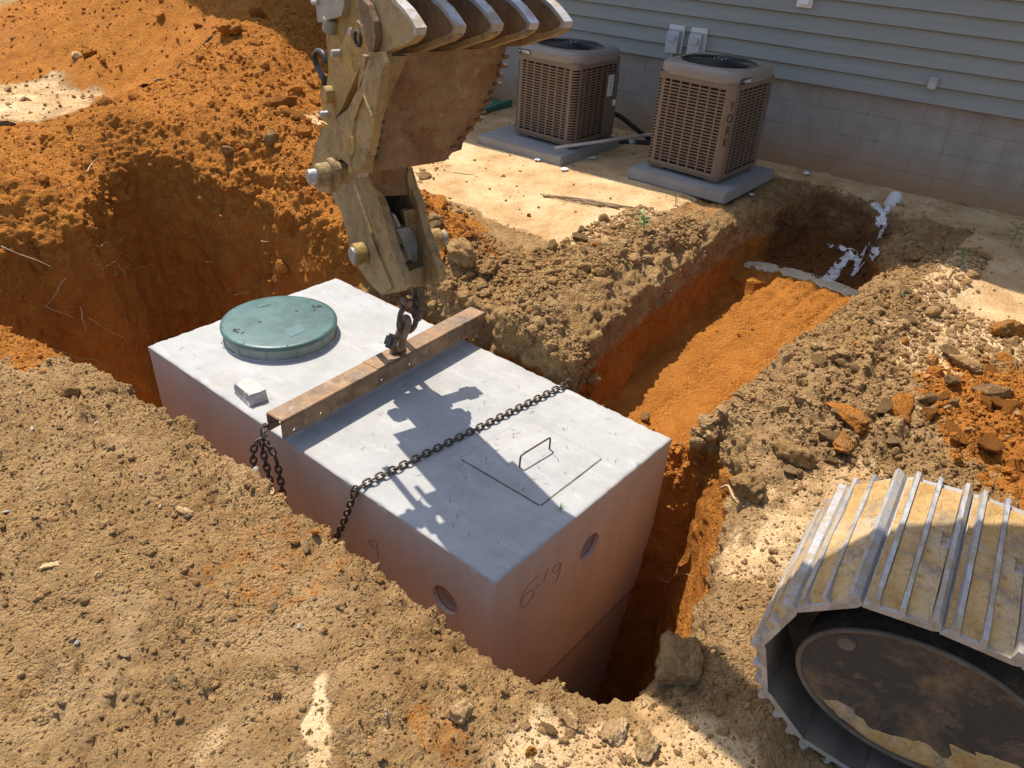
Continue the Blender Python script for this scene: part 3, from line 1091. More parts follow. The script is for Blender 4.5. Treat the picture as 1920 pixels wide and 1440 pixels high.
for (px, py, s, cl, pa, va, lab, cat, stv) in HERO:
    k += 1
    if s == 0: continue
    p = on_ground(px, py)
    if p is None: continue
    rock_thing('clod' if cat == 'clod' else 'stone', lab, p, s * (.85 if px > 1300 else 1.0), 300 + k, cl, pa, va, None, cat, random.uniform(0, 3), .8, stv, .34)


def clod_group(name, n, sampler, rng_size, seed, label, group, clay=None):
    rg = np.random.default_rng(seed)
    metas = []
    for k in range(5):
        V = rock_shape(ICO2, seed + k, .4, .75, 6)
        me = bpy.data.meshes.new(name)
        me.from_pydata(V.tolist(), [], ICO2[1].tolist())
        for nm, a in (('clay', clay if clay is not None else rg.choice([.1, .3, .5])), ('pale', rg.choice([.05, .3, .55])), ('damp', 0), ('val', rg.uniform(.42, .58))):
            at = me.attributes.new(nm, 'FLOAT', 'POINT')
            at.data.foreach_set('value', np.full(len(V), a, np.float32))
        me.materials.append(M['soil'])
        metas.append(me)
    xy = sampler(rg, n * 4)
    c = 0
    for x, y in xy:
        if c >= n: break
        p, nn = drop(float(x), float(y))
        if p.z < -.05 or (-.1 < x < 1.3 and -.1 < y < 2.5): continue
        s = rng_size[0] + (rng_size[1] - rng_size[0]) * rg.random() ** 2
        o = bpy.data.objects.new(name, metas[c % 5])
        o.location = p + nn * s * .35
        o.scale = (s * rg.uniform(.9, 1.4), s, s * .9)
        o.rotation_euler = (rg.uniform(-.4, .4), rg.uniform(-.4, .4), rg.uniform(0, 6))
        COL.objects.link(o)
        tag(o, label, 'clod', group)
        c += 1


clod_group('clod', 24, boxes_sampler([(1.45, 3.2, -1.2, -.2, 3), (.7, 1.5, -1.1, -.55, 1)]), (.03, .065), 501,
           'crumbly tan clod lying on the lumpy bank right of the trench', 'tan clods on the bank right of the trench')
clod_group('clod', 14, boxes_sampler([(1.5, 3.3, 1.15, 1.6, 1), (1.45, 1.9, 1.5, 2.3, 1)]), (.03, .075), 502,
           'crumbly brown clod lying along the bank left of the trench', 'brown clods on the bank left of the trench', .2)
clod_group('clod', 18, boxes_sampler([(.8, 2.8, 4.6, 6.4, 1), (1.55, 2.4, 3.0, 4.6, 1), (2.2, 6, 6, 8, 1)]), (.05, .11), 503,
           'orange clay clod lying on the spoil heaped behind the pit', 'orange clods on the spoil behind the pit', .95)
clod_group('clod', 12, boxes_sampler([(-1.3, -.4, -.3, 2.6, 1)]), (.014, .030), 504,
           'small brown clod lying on the foreground bank', 'small brown clods on the foreground bank', .15)
clod_group('clod', 12, boxes_sampler([(-.75, .35, -1.3, -.45, 1)]), (.012, .034), 505,
           'small pale clod lying on the sand at the near end of the pit', 'small pale clods at the near end of the pit', .1)
clod_group('clod', 12, boxes_sampler([(1.7, 2.6, -1.35, -.85, 1)]), (.04, .09), 506,
           'orange clod lying in the orange patch behind the excavator track', 'orange clods behind the excavator track', .9)
print('clods', round(time.time() - T_START, 1))

# ------------------------------------------------------------------ house
HOUSE = empty('house', (5.3, 1.0, .15), 'house with grey-green lap siding over a mud-stained concrete block foundation', 'house', math.atan2(.0909, 1))
# local frame: +y runs along the wall away from the trench side, +x into the house


def hb(name, mat, c, s, rot=None, bevel=0.0):
    bm = bmesh.new()
    box(bm, c, s, rot)
    return obj(name, bm, mat, HOUSE, bevel=bevel)


COURSE = .1905
# block foundation, joints recessed behind the blocks
bm = bmesh.new(); box(bm, (.21, 1.5, .08), (.2, 13.0, 1.3)); obj('mortar_bed', bm, M['block'], HOUSE)
bmesh_cache = {}
for r in range(-1, 4):
    zc = .76 - COURSE * (3 - r) - .02 - COURSE / 2 + .0
    for k in range(-6, 13):
        yc = -2.3 + (k + (.5 if r % 2 else 0)) * .41
        bm = bmesh.new()
        box(bm, (.103, yc, zc), (.02 + random.uniform(0, .0008),   .4092, COURSE - .0009))
        obj('block', bm, M['block'], HOUSE, bevel=.0015)
# lap siding
SID = .127
for k in range(0, 26):
    z0 = .715 + k * SID
    bm = bmesh.new()
    y0, y1 = -5.0, 8.0
    prof = [(.050, z0), (.036, z0 + .004), (.070, z0 + SID + .008), (.082, z0 + SID + .008), (.082, z0 - .004), (.058, z0 - .004)]
    slab(bm, [Vector((x, y0, z)) for x, z in prof], (0, y1 - y0, 0))
    o = obj('siding_board', bm, M['siding'], HOUSE)
# butt joints seen as thin laps
for (yy, kk) in ((-.05, 2), (1.7, 1), (3.4, 3), (-1.2, 5)):
    bm = bmesh.new()
    z0 = .715 + kk * SID
    slab(bm, [Vector((x, yy, z)) for x, z in ((.0345, z0 + .002), (.0335, z0 + .004), (.0665, z0 + SID - .004), (.0685, z0 + SID - .004))], (0, .5, 0))
    obj('siding_lap', bm, M['siding'], HOUSE)
bm = bmesh.new(); box(bm, (.60, 1.5, 2.3), (1.0, 13.0, 3.1)); obj('wall', bm, M['siding'], HOUSE)
# eave and roof
bm = bmesh.new(); box(bm, (-.20, 1.5, 3.95), (.90, 13.6, .02)); obj('soffit', bm, M['boxplate'], HOUSE)
bm = bmesh.new(); box(bm, (-.66, 1.5, 4.03), (.03, 13.6, .18)); obj('fascia', bm, M['boxplate'], HOUSE)
bm = bmesh.new()
slab(bm, [Vector((-.70, -5.3, 4.125)), Vector((4.5, -5.3, 6.3)), Vector((4.5, -5.3, 6.36)), Vector((-.70, -5.3, 4.165))], (0, 13.6, 0))
obj('roof', bm, M['ply'], HOUSE)

HM = HOUSE.matrix_basis.copy()
HM = Matrix.Translation((5.3, 1.0, .15)) @ Matrix.Rotation(math.atan2(.0909, 1), 4, 'Z')


def hw(x, y, z):
    return HM @ Vector((x, y, z))


def wall_point(px, py, depth=.04):
    o_ = HM.inverted() @ CAM
    v_ = HM.inverted().to_3x3() @ ray(px, py)
    t = (depth - o_.x) / v_.x
    return o_ + v_ * t


# ------------------------------------------------------------------ wall boxes
def disconnect(px, py, label):
    c = wall_point(px, py)
    r = empty('disconnect_box', hw(c.x, c.y, c.z), label, 'electrical box', HOUSE.rotation_euler.z, 'electrical disconnects above the air conditioners')
    bm = bmesh.new(); box(bm, (.0, .0, -.005), (.03, .150, .230)); obj('mounting_plate', bm, M['boxplate'], r, bevel=.003)
    bm = bmesh.new()
    slab(bm, [Vector((-.016, -.055, .075)), Vector((-.075, -.055, .065)), Vector((-.090, -.055, .03)), Vector((-.090, -.055, -.11)), Vector((-.016, -.055, -.11))], (0, .11, 0))
    b = obj('box', bm, M['boxgrey'], r, bevel=.003)
    bm = bmesh.new(); box(bm, (-.098, 0, .012), (.016, .07, .055)); obj('pull_handle', bm, M['boxgrey'], b, bevel=.004)
    bm = bmesh.new(); tube(bm, smooth_line([(-.055, 0, -.11), (-.055, 0, -.2), (-.05, 0, -.30)]), .014); obj('conduit', bm, M['boxgrey'], r, smooth=True)
    return r


disconnect(1268, 72, 'left grey electrical disconnect box on the siding between the two air conditioners')
disconnect(1309, 78, 'right grey electrical disconnect box on the siding behind the nearer air conditioner')
c = wall_point(1750, 155)
r = empty('wall_cover', hw(c.x, c.y, c.z), 'small plain grey cover on the lowest siding boards right of the air conditioners', 'wall cover', HOUSE.rotation_euler.z)
bm = bmesh.new(); box(bm, (-.012, 0, 0), (.05, .062, .09)); obj('body', bm, M['boxgrey'], r, bevel=.006)
bm = bmesh.new(); box(bm, (-.04, 0, .035), (.02, .05, .012)); obj('hood', bm, M['boxgrey'], r, bevel=.003)
c = wall_point(1512, -8)
r = empty('wall_outlet', hw(c.x, c.y, c.z), 'white outdoor outlet cover on the siding at the top edge of the picture', 'outlet', HOUSE.rotation_euler.z)
bm = bmesh.new(); box(bm, (0, 0, 0), (.03, .125, .17)); obj('back_plate', bm, M['pvc'], r, bevel=.004)
bm = bmesh.new(); box(bm, (-.03, 0, 0), (.03, .085, .125)); obj('cover', bm, M['white'], r, bevel=.006)


# ------------------------------------------------------------------ air conditioners
def air_conditioner(loc, rz, w, h, label, vertical_mark, badge_side):
    r = empty('air_conditioner', loc, label, 'air conditioner', rz, None)
    hw_ = w / 2
    zb, zt = 0.055, h - .085
    cr = .045                                    # corner radius of the cabinet
    # base pan and feet
    bm = bmesh.new(); box(bm, (0, 0, .042), (w - .02, w - .02, .03)); obj('base_pan', bm, M['cabinet'], r, bevel=.006)
    for sx in (-1, 1):
        for sy in (-1, 1):
            bm = bmesh.new(); box(bm, (sx * (hw_ - .09), sy * (hw_ - .09), .015), (.10, .10, .03)); obj('foot', bm, M['cabinet'], r, bevel=.004)
    # coil core seen through the slots
    bm = bmesh.new(); box(bm, (0, 0, (zb + zt) / 2), (w - .075, w - .075, zt - zb - .01)); obj('coil', bm, M['coil'], r)
    # louvered panels: rails and slot bars, bent round the corners
    rows = 26
    cols = 7
    for side in range(4):
        a = side * math.pi / 2
        R3 = Matrix.Rotation(a, 3, 'Z')
        bm = bmesh.new()
        L = w - 2 * cr
        t = .004
        solid = .045
        # top and bottom rails
        box(bm, R3 @ Vector((-hw_, 0, zt - .022)), (t, L, .044), R3)
        box(bm, R3 @ Vector((-hw_, 0, zb + .012)), (t, L, .024), R3)
        z0, z1 = zb + .024, zt - .044
        for k in range(cols + 1):
            yy = -L / 2 + L * k / cols
            wd = .030 if k in (0, cols) else .0125
            box(bm, R3 @ Vector((-hw_, min(max(yy, -L / 2 + wd / 2), L / 2 - wd / 2), (z0 + z1) / 2)), (t, wd, z1 - z0), R3)
        for k in range(1, rows):
            zz = z0 + (z1 - z0) * k / rows
            box(bm, R3 @ Vector((-hw_ + .0015, 0, zz)), (t + .002, L, (z1 - z0) / rows * .46), R3 @ Matrix.Rotation(-.25, 3, 'Y'))
        obj('louver_panel', bm, M['cabinet'], r)
        # rounded corner with slots
        bm = bmesh.new()
        seg = 5
        cx, cy = -hw_ + cr, -hw_ + cr
        def arc(rr, q): return R3 @ Vector((cx - rr * math.cos(q), cy - rr * math.sin(q), 0))
        for k in range(rows):
            za = z0 + (z1 - z0) * k / rows
            zh = (z1 - z0) / rows
            bands = [(za - zh * .22, za + zh * .22)]
            if k == 0: bands = [(zb, za + zh * .22)]
            if k == rows - 1: bands.append((z1 - zh * .2, zt))
            solidc = vertical_mark and side == 0
            if solidc: bands = [(za - zh * .5 if k else zb, za + zh * .5 if k < rows - 1 else zt)]
            for (ba, bb) in bands:
                for s in range(seg):
                    q0, q1 = s / seg * math.pi / 2, (s + 1) / seg * math.pi / 2
                    p = [arc(cr, q0), arc(cr, q1), arc(cr - t, q1), arc(cr - t, q0)]
                    vs = [bm.verts.new((v.x, v.y, ba)) for v in p] + [bm.verts.new((v.x, v.y, bb)) for v in p]
                    for f in ((0, 1, 5, 4), (2, 3, 7, 6), (0, 3, 2, 1), (4, 5, 6, 7)):
                        bm.faces.new([vs[i] for i in f])
        obj('corner_post', bm, M['cabinet'], r)
    # top cap: rounded skirt with a round opening
    bm = bmesh.new()
    n = 64
    R_open = hw_ * .87

    def sq(rr, q, half):                         # rounded square outline
        c_, s_ = math.cos(q), math.sin(q)
        e = 7.0
        k_ = (abs(c_) ** e + abs(s_) ** e) ** (-1 / e)
        return c_ * k_ * half, s_ * k_ * half
    rings = []
    for (half, z) in ((hw_ + .006, zt - .008), (hw_ + .010, zt + .040), (hw_ + .004, zt + .066), (hw_ - .02, zt + .080), (hw_ - .06, zt + .084)):
        rings.append([bm.verts.new((*sq(1, 2 * math.pi * k / n, half), z)) for k in range(n)])
    for (rr, z) in ((R_open + .012, zt + .085), (R_open, zt + .078), (R_open - .003, zt + .02)):
        rings.append([bm.verts.new((rr * math.cos(2 * math.pi * k / n), rr * math.sin(2 * math.pi * k / n), z)) for k in range(n)])
    for a_, b_ in zip(rings, rings[1:]):
        for k in range(n):
            bm.faces.new((a_[k], a_[(k + 1) % n], b_[(k + 1) % n], b_[k]))
    obj('top_cap', bm, M['captop'], r, smooth=True)
    # fan well, blades, guard
    bm = bmesh.new(); cyl(bm, (0, 0, zt - .05), (0, 0, zt - .03), R_open + .02, 40); obj('fan_well', bm, M['dark'], r)
    fan = bmesh.new(); cyl(fan, (0, 0, zt - .03), (0, 0, zt + .035), .06, 20)
    fan = obj('fan_motor', fan, M['dark'], r)
    for k in range(3):
        q = k * 2.094 + .4
        bm = bmesh.new()
        R3 = Matrix.Rotation(q, 3, 'Z') @ Matrix.Rotation(.35, 3, 'X')
        box(bm, R3 @ Vector((R_open * .5, 0, 0)) + Vector((0, 0, zt + .01)), (R_open * .85, .15, .004), R3)
        obj('fan_blade', bm, M['dark'], fan)
    bm = bmesh.new()
    for k in range(15):
        rr = .03 + (R_open - .02) * k / 14
        n2 = 48
        pts = [(rr * math.cos(2 * math.pi * j / n2), rr * math.sin(2 * math.pi * j / n2), zt + .095 - .018 * (rr / R_open) ** 2) for j in range(n2)]
        tube(bm, pts, .0022, 4, closed=True)
    for k in range(8):
        q = 2 * math.pi * k / 8
        tube(bm, [(.02 * math.cos(q), .02 * math.sin(q), zt + .094), (R_open * 1.03 * math.cos(q), R_open * 1.03 * math.sin(q), zt + .078)], .0028, 4)
    obj('fan_guard', bm, M['dark'], r)
    for (sx, sy) in ((.03, .03), (-.03, .03), (.03, -.03), (-.03, -.03)):
        bm = bmesh.new(); cyl(bm, (sx, sy, zt + .094), (sx, sy, zt + .104), .006, 10); obj('bolt', bm, M['steel'], r)
    # badge with lettering
    if badge_side == 'left':                      # on the -x face near the far corner
        base = Matrix.Translation((-hw_ - .0135, hw_ - .095, zt + .020)) @ Matrix.Rotation(-math.pi / 2, 4, 'Z') @ Matrix.Rotation(math.pi / 2, 4, 'X')
    else:
        base = Matrix.Translation((-hw_ + .115, -hw_ - .0135, zt + .018)) @ Matrix.Rotation(math.pi / 2, 4, 'X')
    bm = bmesh.new(); box(bm, (0, 0, 0), (.125, .038, .004))
    b = obj('badge', bm, M['badge'], r); b.matrix_local = base
    me = text_mesh('YORK', .034); me.materials.append(M['letter'])
    t_ = link_mesh('lettering', me, b); t_.location = (.018, -.001, .003)
    bm = bmesh.new()
    for (ex, ey) in ((-.051, .004), (-.043, .004), (-.047, .010), (-.047, -.002), (-.047, .004)):
        box(bm, (ex, ey, .003), (.004, .004, .002))
    obj('emblem', bm, M['letter'], b)
    return r, hw_, zt, zb


PADS = []


def pad(c, s, rz, label, th=.085):
    bm = bmesh.new()
    box(bm, (0, 0, 0), (s[0], s[1], th))
    o = obj('equipment_pad', bm, M['pad'], bevel=.008)
    o.location = c; o.rotation_euler = (0, 0, rz)
    tag(o, label, 'pad', 'pads under the air conditioners')
    return o


G0 = .19
AC1C = Vector((4.13, 2.86, G0)); AC2C = Vector((4.28, 1.56, G0))
pad((4.12, 3.02, G0 + .035), (.90, .92, .075), .03, 'grey plastic pad under the farther air conditioner with sunlit left corner')
pad((4.32, 1.60, G0 + .045), (.90, .86, .075), .03, 'grey plastic pad under the nearer air conditioner')
ac1, h1, zt1, zb1 = air_conditioner((4.22, 2.94, G0 + .073), .0, .64, .77, 'bronze air conditioner farther from the trench with a white label on its side', False, 'left')
ac2, h2, zt2, zb2 = air_conditioner((4.33, 1.62, G0 + .083), .0, .655, .82, 'bronze air conditioner nearer the trench with lettering down its corner', True, 'right')
# service panel, stickers on the farther unit
bm = bmesh.new(); box(bm, (.20, -h1 - .006, .31), (.17, .008, .52)); sp_ = obj('service_panel', bm, M['cabinet'], ac1, bevel=.003)
bm = bmesh.new(); box(bm, (.165, -h1 - .0115, .47), (.075, .002, .17)); obj('paper_label', bm, M['white'], sp_)
bm = bmesh.new()
for k in range(9):
    box(bm, (.165 + random.uniform(-.004, .004), -h1 - .013, .54 - k * .017), (.055 - random.random() * .02, .001, .005))
obj('label_print', bm, M['badge'], sp_)
bm = bmesh.new(); box(bm, (.25, -h1 - .0115, .32), (.045, .002, .05)); obj('paper_label', bm, M['white'], sp_)
# vertical lettering down the corner of the nearer unit
for i, ch_ in enumerate('YORK'):
    me = text_mesh(ch_, .088, .0012); me.materials.append(M['dark'])
    t_ = link_mesh('lettering', me, ac2)
    q = math.radians(45)
    cx = -h2 + .045
    p = Vector((cx - .046 * math.cos(q), cx - .046 * math.sin(q), zt2 - .15 - i * .088))
    t_.matrix_local = Matrix.Translation(p) @ Matrix.Rotation(-math.pi / 4, 4, 'Z') @ Matrix.Rotation(math.pi / 2, 4, 'X')
    t_.scale = (.62, 1, 1)

# pipe lying across the pad, insulated line set, cable
bm = bmesh.new()
tube(bm, smooth_line([(3.74, 2.66, .31), (4.1, 2.50, .33), (4.50, 2.36, .34), (4.95, 2.2, .35)]), .014, 12)
tag(obj('conduit_pipe', bm, M['pvcdirty'], smooth=True), 'grey white plastic conduit lying loose across the pad between the air conditioners', 'pipe')
bm = bmesh.new()
tube(bm, smooth_line([(4.50, 2.88, .40), (4.72, 2.75, .42), (4.88, 2.62, .30), (5.0, 2.50, .20), (5.15, 2.35, .19)]), .022, 10)
tag(obj('insulated_pipe', bm, M['rubber'], smooth=True), 'black insulated refrigerant pipe sagging from the farther air conditioner to the wall', 'pipe')
bm = bmesh.new()
tube(bm, smooth_line([(4.52, 2.78, .22), (4.70, 2.62, .20), (4.90, 2.45, .19), (5.2, 2.2, .2)]), .030, 10)
pp = tag(obj('insulated_pipe', bm, M['rubber'], smooth=True), 'thick black insulated pipe on the ground behind the loose conduit', 'pipe')
bm = bmesh.new(); cyl(bm, (4.74, 2.585, .2), (4.79, 2.545, .198), .033, 14); obj('foil_band', bm, M['steel'], pp, smooth=True)
# downspout with splash block
r = empty('downspout', (5.05, 4.62, .16), 'white downspout elbow between the excavator bucket and the farther air conditioner', 'downspout')
bm = bmesh.new(); tube(bm, smooth_line([(5.12, 4.52, 4.0), (5.12, 4.52, 1.0), (5.12, 4.52, .45), (5.05, 4.60, .26), (4.80, 4.72, .19)]), .045, 12)
obj('pipe', bm, M['pvc'], r, True, smooth=True)
bm = bmesh.new(); box(bm, (0, 0, 0), (.62, .28, .035)); box(bm, (0, .13, .03), (.62, .03, .05)); box(bm, (0, -.13, .03), (.62, .03, .05))
o = obj('splash_block', bm, M['greenhose'], bevel=.006); o.location = (4.70, 4.30, .18); o.rotation_euler = (0, 0, .2)
tag(o, 'green plastic splash tray on the ground below the white downspout', 'splash tray')

# ------------------------------------------------------------------ water and outlet pipe
def sheet(name, pts, z, mat, kind='structure', thick=.006, jitter=.0):
    bm = bmesh.new()
    P = smooth_line([(x, y, z) for x, y in pts] + [(pts[0][0], pts[0][1], z)], 5)[:-1]
    P = [p + Vector((random.uniform(-1, 1), random.uniform(-1, 1), 0)) * jitter for p in P]
    slab(bm, P, (0, 0, -thick))
    bmesh.ops.triangulate(bm, faces=bm.faces)
    o = obj(name, bm, mat)
    o['kind'] = kind
    return o


sheet('puddle_water', [(3.93, .98), (4.06, .94), (4.16, .70), (4.18, .50), (4.18, .30), (4.12, .05), (4.0, -.05), (3.90, .05), (3.90, .30), (3.91, .50), (3.90, .75)], -.238, M['milky'], jitter=.004, thick=.05)
r = empty('outlet_pipe', (4.98, .30, .1), 'white sewer pipe end sticking out of the dug soil and spilling water into the trench', 'pipe', 0)
bm = bmesh.new()
ax = Vector((-.55, -.02, -.22)).normalized()
A = at_z(1664, 392, .12); B = A - ax * .17
cyl(bm, A, B, .052, 24)
o = obj('barrel', bm, M['pvc'], r, True, smooth=False)
bm = bmesh.new()
tube(bm, [A + (Vector((0, 1, 0)) * math.cos(t) + ax.cross(Vector((0, 1, 0))) * math.sin(t)) * .052 for t in [2 * math.pi * k / 24 for k in range(24)]], .004, 6, closed=True)
obj('rim', bm, M['pvc'], r, True, smooth=True)
bm = bmesh.new(); cyl(bm, A + ax * .001, A + ax * .003, .046, 24); obj('bore', bm, M['dark'], r, True)
STREAM = [A - Vector((0, 0, .03)), A + ax * .03 - Vector((0, 0, .08))] + [on_ground(*q) for q in ((1655, 425), (1645, 448), (1622, 470), (1612, 486), (1592, 480), (1575, 497), (1560, 515), (1548, 530))]


def ribbon(name, line, widths, mat, seed=3):
    rg = random.Random(seed)
    bm = bmesh.new()
    P = smooth_line(line, 8)
    n = len(P)
    prev = None
    zr = [p.z if i < 7 else sum(drop(p.x + a, p.y + b)[0].z for a in (-.05, 0, .05) for b in (-.05, 0, .05)) / 9 + .010 for i, p in enumerate(P)]
    ZS = [sum(zr[max(0, i - 4):i + 5]) / len(zr[max(0, i - 4):i + 5]) if i > 7 else zr[i] for i in range(n)]
    wob = [1 + .35 * math.sin(i * 1.1 + seed) + .2 * math.sin(i * 2.7) for i in range(n)]
    for i in range(8, n): ZS[i] = min(ZS[i], ZS[i - 1])
    for i, p in enumerate(P):
        d = (P[min(i + 1, n - 1)] - P[max(i - 1, 0)]).normalized()
        s = Vector((-d.y, d.x, 0)).normalized()
        t = i / (n - 1) * (len(widths) - 1)
        k = min(int(t), len(widths) - 2)
        w = widths[k] + (widths[k + 1] - widths[k]) * (t - k)
        z = ZS[i]
        row = [bm.verts.new((p.x + s.x * w * u * wob[i], p.y + s.y * w * u * wob[i], z + .006 * (1 - u * u) - (.016 if abs(u) == 1 else 0))) for u in (-1, -.6, -.2, .2, .6, 1)]
        if prev:
            for a_, b_, c_, d_ in zip(prev, prev[1:], row[1:], row):
                bm.faces.new((a_, b_, c_, d_))
        prev = row
    o = obj(name, bm, mat, smooth=True)
    o['kind'] = 'structure'
    return o




def stream_sheet():
    lines = [([q for q in STREAM[1:]], [.026, .020, .022, .020, .032, .034, .05, .055, .035]),
             ([on_ground(*q) for q in ((1630, 372), (1643, 388), (1654, 405), (1655, 425))], [.02, .035, .035, .03]),
             ([on_ground(*q) for q in ((1600, 478), (1580, 470), (1562, 462), (1552, 456))], [.03, .02, .014, .006]),
             ([on_ground(*q) for q in ((1612, 486), (1606, 500), (1602, 512), (1590, 522))], [.03, .03, .022, .008]),
             ([on_ground(*q) for q in ((1630, 470), (1642, 476), (1640, 484), (1620, 488))], [.02, .016, .016, .02])]
    st_ = .011
    xs = np.arange(3.95, 5.35, st_); ys = np.arange(-.15, .95, st_)
    X, Y = np.meshgrid(xs, ys, indexing='ij')
    H = np.array([drop(float(a), float(b), 1.0)[0].z for a, b in zip(X.ravel(), Y.ravel())]).reshape(X.shape)
    for _ in range(5):
        Hp = np.pad(H, 1, mode='edge')
        H = (Hp[:-2, 1:-1] + Hp[2:, 1:-1] + Hp[1:-1, :-2] + Hp[1:-1, 2:] + Hp[1:-1, 1:-1]) / 5
    p = np.stack([X.ravel(), Y.ravel(), 0 * X.ravel()], 1)
    nz = (.022 * fbm(p, 9, 4, .6, 71) + .008 * fbm(p, 26, 3, .6, 72)).reshape(X.shape)
    sd = np.full(X.shape, 9.)
    for L, wds in lines:
        Q = smooth_line(L, 6)
        for i_, q in enumerate(Q):
            t = i_ / (len(Q) - 1) * (len(wds) - 1); k = min(int(t), len(wds) - 2)
            w_ = wds[k] + (wds[k + 1] - wds[k]) * (t - k)
            sd = np.minimum(sd, np.hypot(X - q.x, Y - q.y) - w_)
    sd = sd + nz
    Z = H + .004 + np.clip(-sd, -.01, .02) * .35
    idx = np.arange(X.size).reshape(X.shape)
    ins = sd < .004
    q = ins[:-1, :-1] & ins[1:, :-1] & ins[1:, 1:] & ins[:-1, 1:]
    F = np.stack([idx[:-1, :-1], idx[1:, :-1], idx[1:, 1:], idx[:-1, 1:]], -1)[q]
    used = np.unique(F); mp = np.zeros(X.size, int); mp[used] = np.arange(len(used))
    V = np.stack([X.ravel(), Y.ravel(), Z.ravel()], 1)[used]
    me = bpy.data.meshes.new('stream_water')
    me.from_pydata(V.tolist(), [], mp[F].tolist())
    me.polygons.foreach_set('use_smooth', [True] * len(me.polygons))
    me.materials.append(M['foam'])
    tag(link_mesh('stream_water', me), kind='structure')


stream_sheet()
bm = bmesh.new()
tube(bm, [A - Vector((0, 0, .022)), A + ax * .02 - Vector((0, 0, .028)), A + ax * .045 - Vector((0, 0, .06)), STREAM[2] + Vector((0, 0, .01))], .02, 10, radii=[.022, .02, .016, .03])
o = obj('pouring_water', bm, M['foam'], smooth=True); o['kind'] = 'structure'

# ------------------------------------------------------------------ septic tank
TW, TL, TH = 1.246, 2.435, 1.76
SEAM = -.93
TANK = empty('septic_tank', (TW / 2, TL / 2, -TH), 'big pale precast concrete septic tank lying in the pit', 'septic tank')


def cut(o, cutters):
    for c_ in cutters:
        md = o.modifiers.new('c', 'BOOLEAN')
        md.operation = 'DIFFERENCE'; md.solver = 'EXACT'; md.object = c_
    dg = bpy.context.evaluated_depsgraph_get()
    me = bpy.data.meshes.new_from_object(o.evaluated_get(dg))
    o.modifiers.clear()
    o.data = me
    for c_ in cutters:
        bpy.data.objects.remove(c_)


def hull(z0, z1, in0, in1, name):
    bm = bmesh.new()
    a = [bm.verts.new((x, y, z0)) for x, y in ((in0, in0), (TW - in0, in0), (TW - in0, TL - in0), (in0, TL - in0))]
    b = [bm.verts.new((x, y, z1)) for x, y in ((in1, in1), (TW - in1, in1), (TW - in1, TL - in1), (in1, TL - in1))]
    bm.faces.new(a[::-1]); bm.faces.new(b)
    for k in range(4): bm.faces.new((a[k], a[(k + 1) % 4], b[(k + 1) % 4], b[k]))
    return bm


bm = hull(SEAM + .009, -.012, .014, .004, 'u')
# slab top edge ragged a little
up = obj('upper_half', bm, [M['side'], M['concrete']], TANK, True)
cs = []
bm = bmesh.new(); cyl(bm, (.640, -.05, -.268), (.640, .075, -.268), .068, 40); cs.append(obj('cutter', bm, M['side']))
bm = bmesh.new(); cyl(bm, (-.05, .262, -.285), (.075, .262, -.285), .068, 40); cs.append(obj('cutter', bm, M['side']))
cut(up, cs)
# top slab with irregular arrises: a fine grid so the edge can chip
bm = bmesh.new()
nx, ny = 100, 190
rgt = np.random.default_rng(5)
gx = np.linspace(0, TW, nx + 1); gy = np.linspace(0, TL, ny + 1)
XX, YY = np.meshgrid(gx, gy, indexing='ij')
pp_ = np.stack([XX.ravel(), YY.ravel(), 0 * XX.ravel()], 1)
edge = np.minimum(np.minimum(pp_[:, 0], TW - pp_[:, 0]), np.minimum(pp_[:, 1], TL - pp_[:, 1]))
nn1 = fbm(pp_, 26, 3, .6, 61)
zz = .0012 * fbm(pp_, 7, 4, .6, 60) - np.where(edge < .0005, .004 + .006 * np.clip(nn1, 0, 1) ** .7, 0) - np.where(edge < .014, .0015 * np.clip(nn1, 0, 1), 0)
vx = pp_[:, 0] + np.where(pp_[:, 0] < .0005, .006 * np.clip(nn1 + .2, 0, 1), 0) - np.where(pp_[:, 0] > TW - .0005, .006 * np.clip(nn1 + .2, 0, 1), 0)
vy = pp_[:, 1] + np.where(pp_[:, 1] < .0005, .006 * np.clip(nn1 + .2, 0, 1), 0) - np.where(pp_[:, 1] > TL - .0005, .006 * np.clip(nn1 + .2, 0, 1), 0)
vs = [bm.verts.new((a, b, c)) for a, b, c in zip(vx, vy, zz)]
idt = np.arange((nx + 1) * (ny + 1)).reshape(nx + 1, ny + 1)
HX0, HX1, HY0, HY1 = .440, .888, .146, .600
for i in range(nx):
    for j in range(ny):
        cx_, cy_ = (gx[i] + gx[i + 1]) / 2, (gy[j] + gy[j + 1]) / 2
        bm.faces.new((vs[idt[i, j]], vs[idt[i + 1, j]], vs[idt[i + 1, j + 1]], vs[idt[i, j + 1]])).smooth = True
ringi = np.concatenate([idt[:, 0], idt[-1, 1:], idt[-2::-1, -1], idt[0, -2:0:-1]])
low = []
for q in ringi:
    x_, y_ = pp_[q][:2]
    low.append(bm.verts.new((min(max(x_, .002), TW - .002), min(max(y_, .002), TL - .002), -.03)))
for k in range(len(ringi)):
    k2 = (k + 1) % len(ringi)
    bm.faces.new((vs[ringi[k]], low[k], low[k2], vs[ringi[k2]])).material_index = 1
me = bpy.data.meshes.new('top_slab'); bmesh.ops.recalc_face_normals(bm, faces=bm.faces); bm.to_mesh(me); bm.free()
me.materials.append(M['concrete']); me.materials.append(M['side'])
link_mesh('top_slab', me, TANK, True)
bm = hull(-TH, SEAM - .006, .062, .024, 'l'); obj('lower_half', bm, M['side'], TANK, True)
bm = hull(SEAM - .008, SEAM + .011, .0185, .0165, 's'); obj('joint_seal', bm, M['dark'], TANK, True)
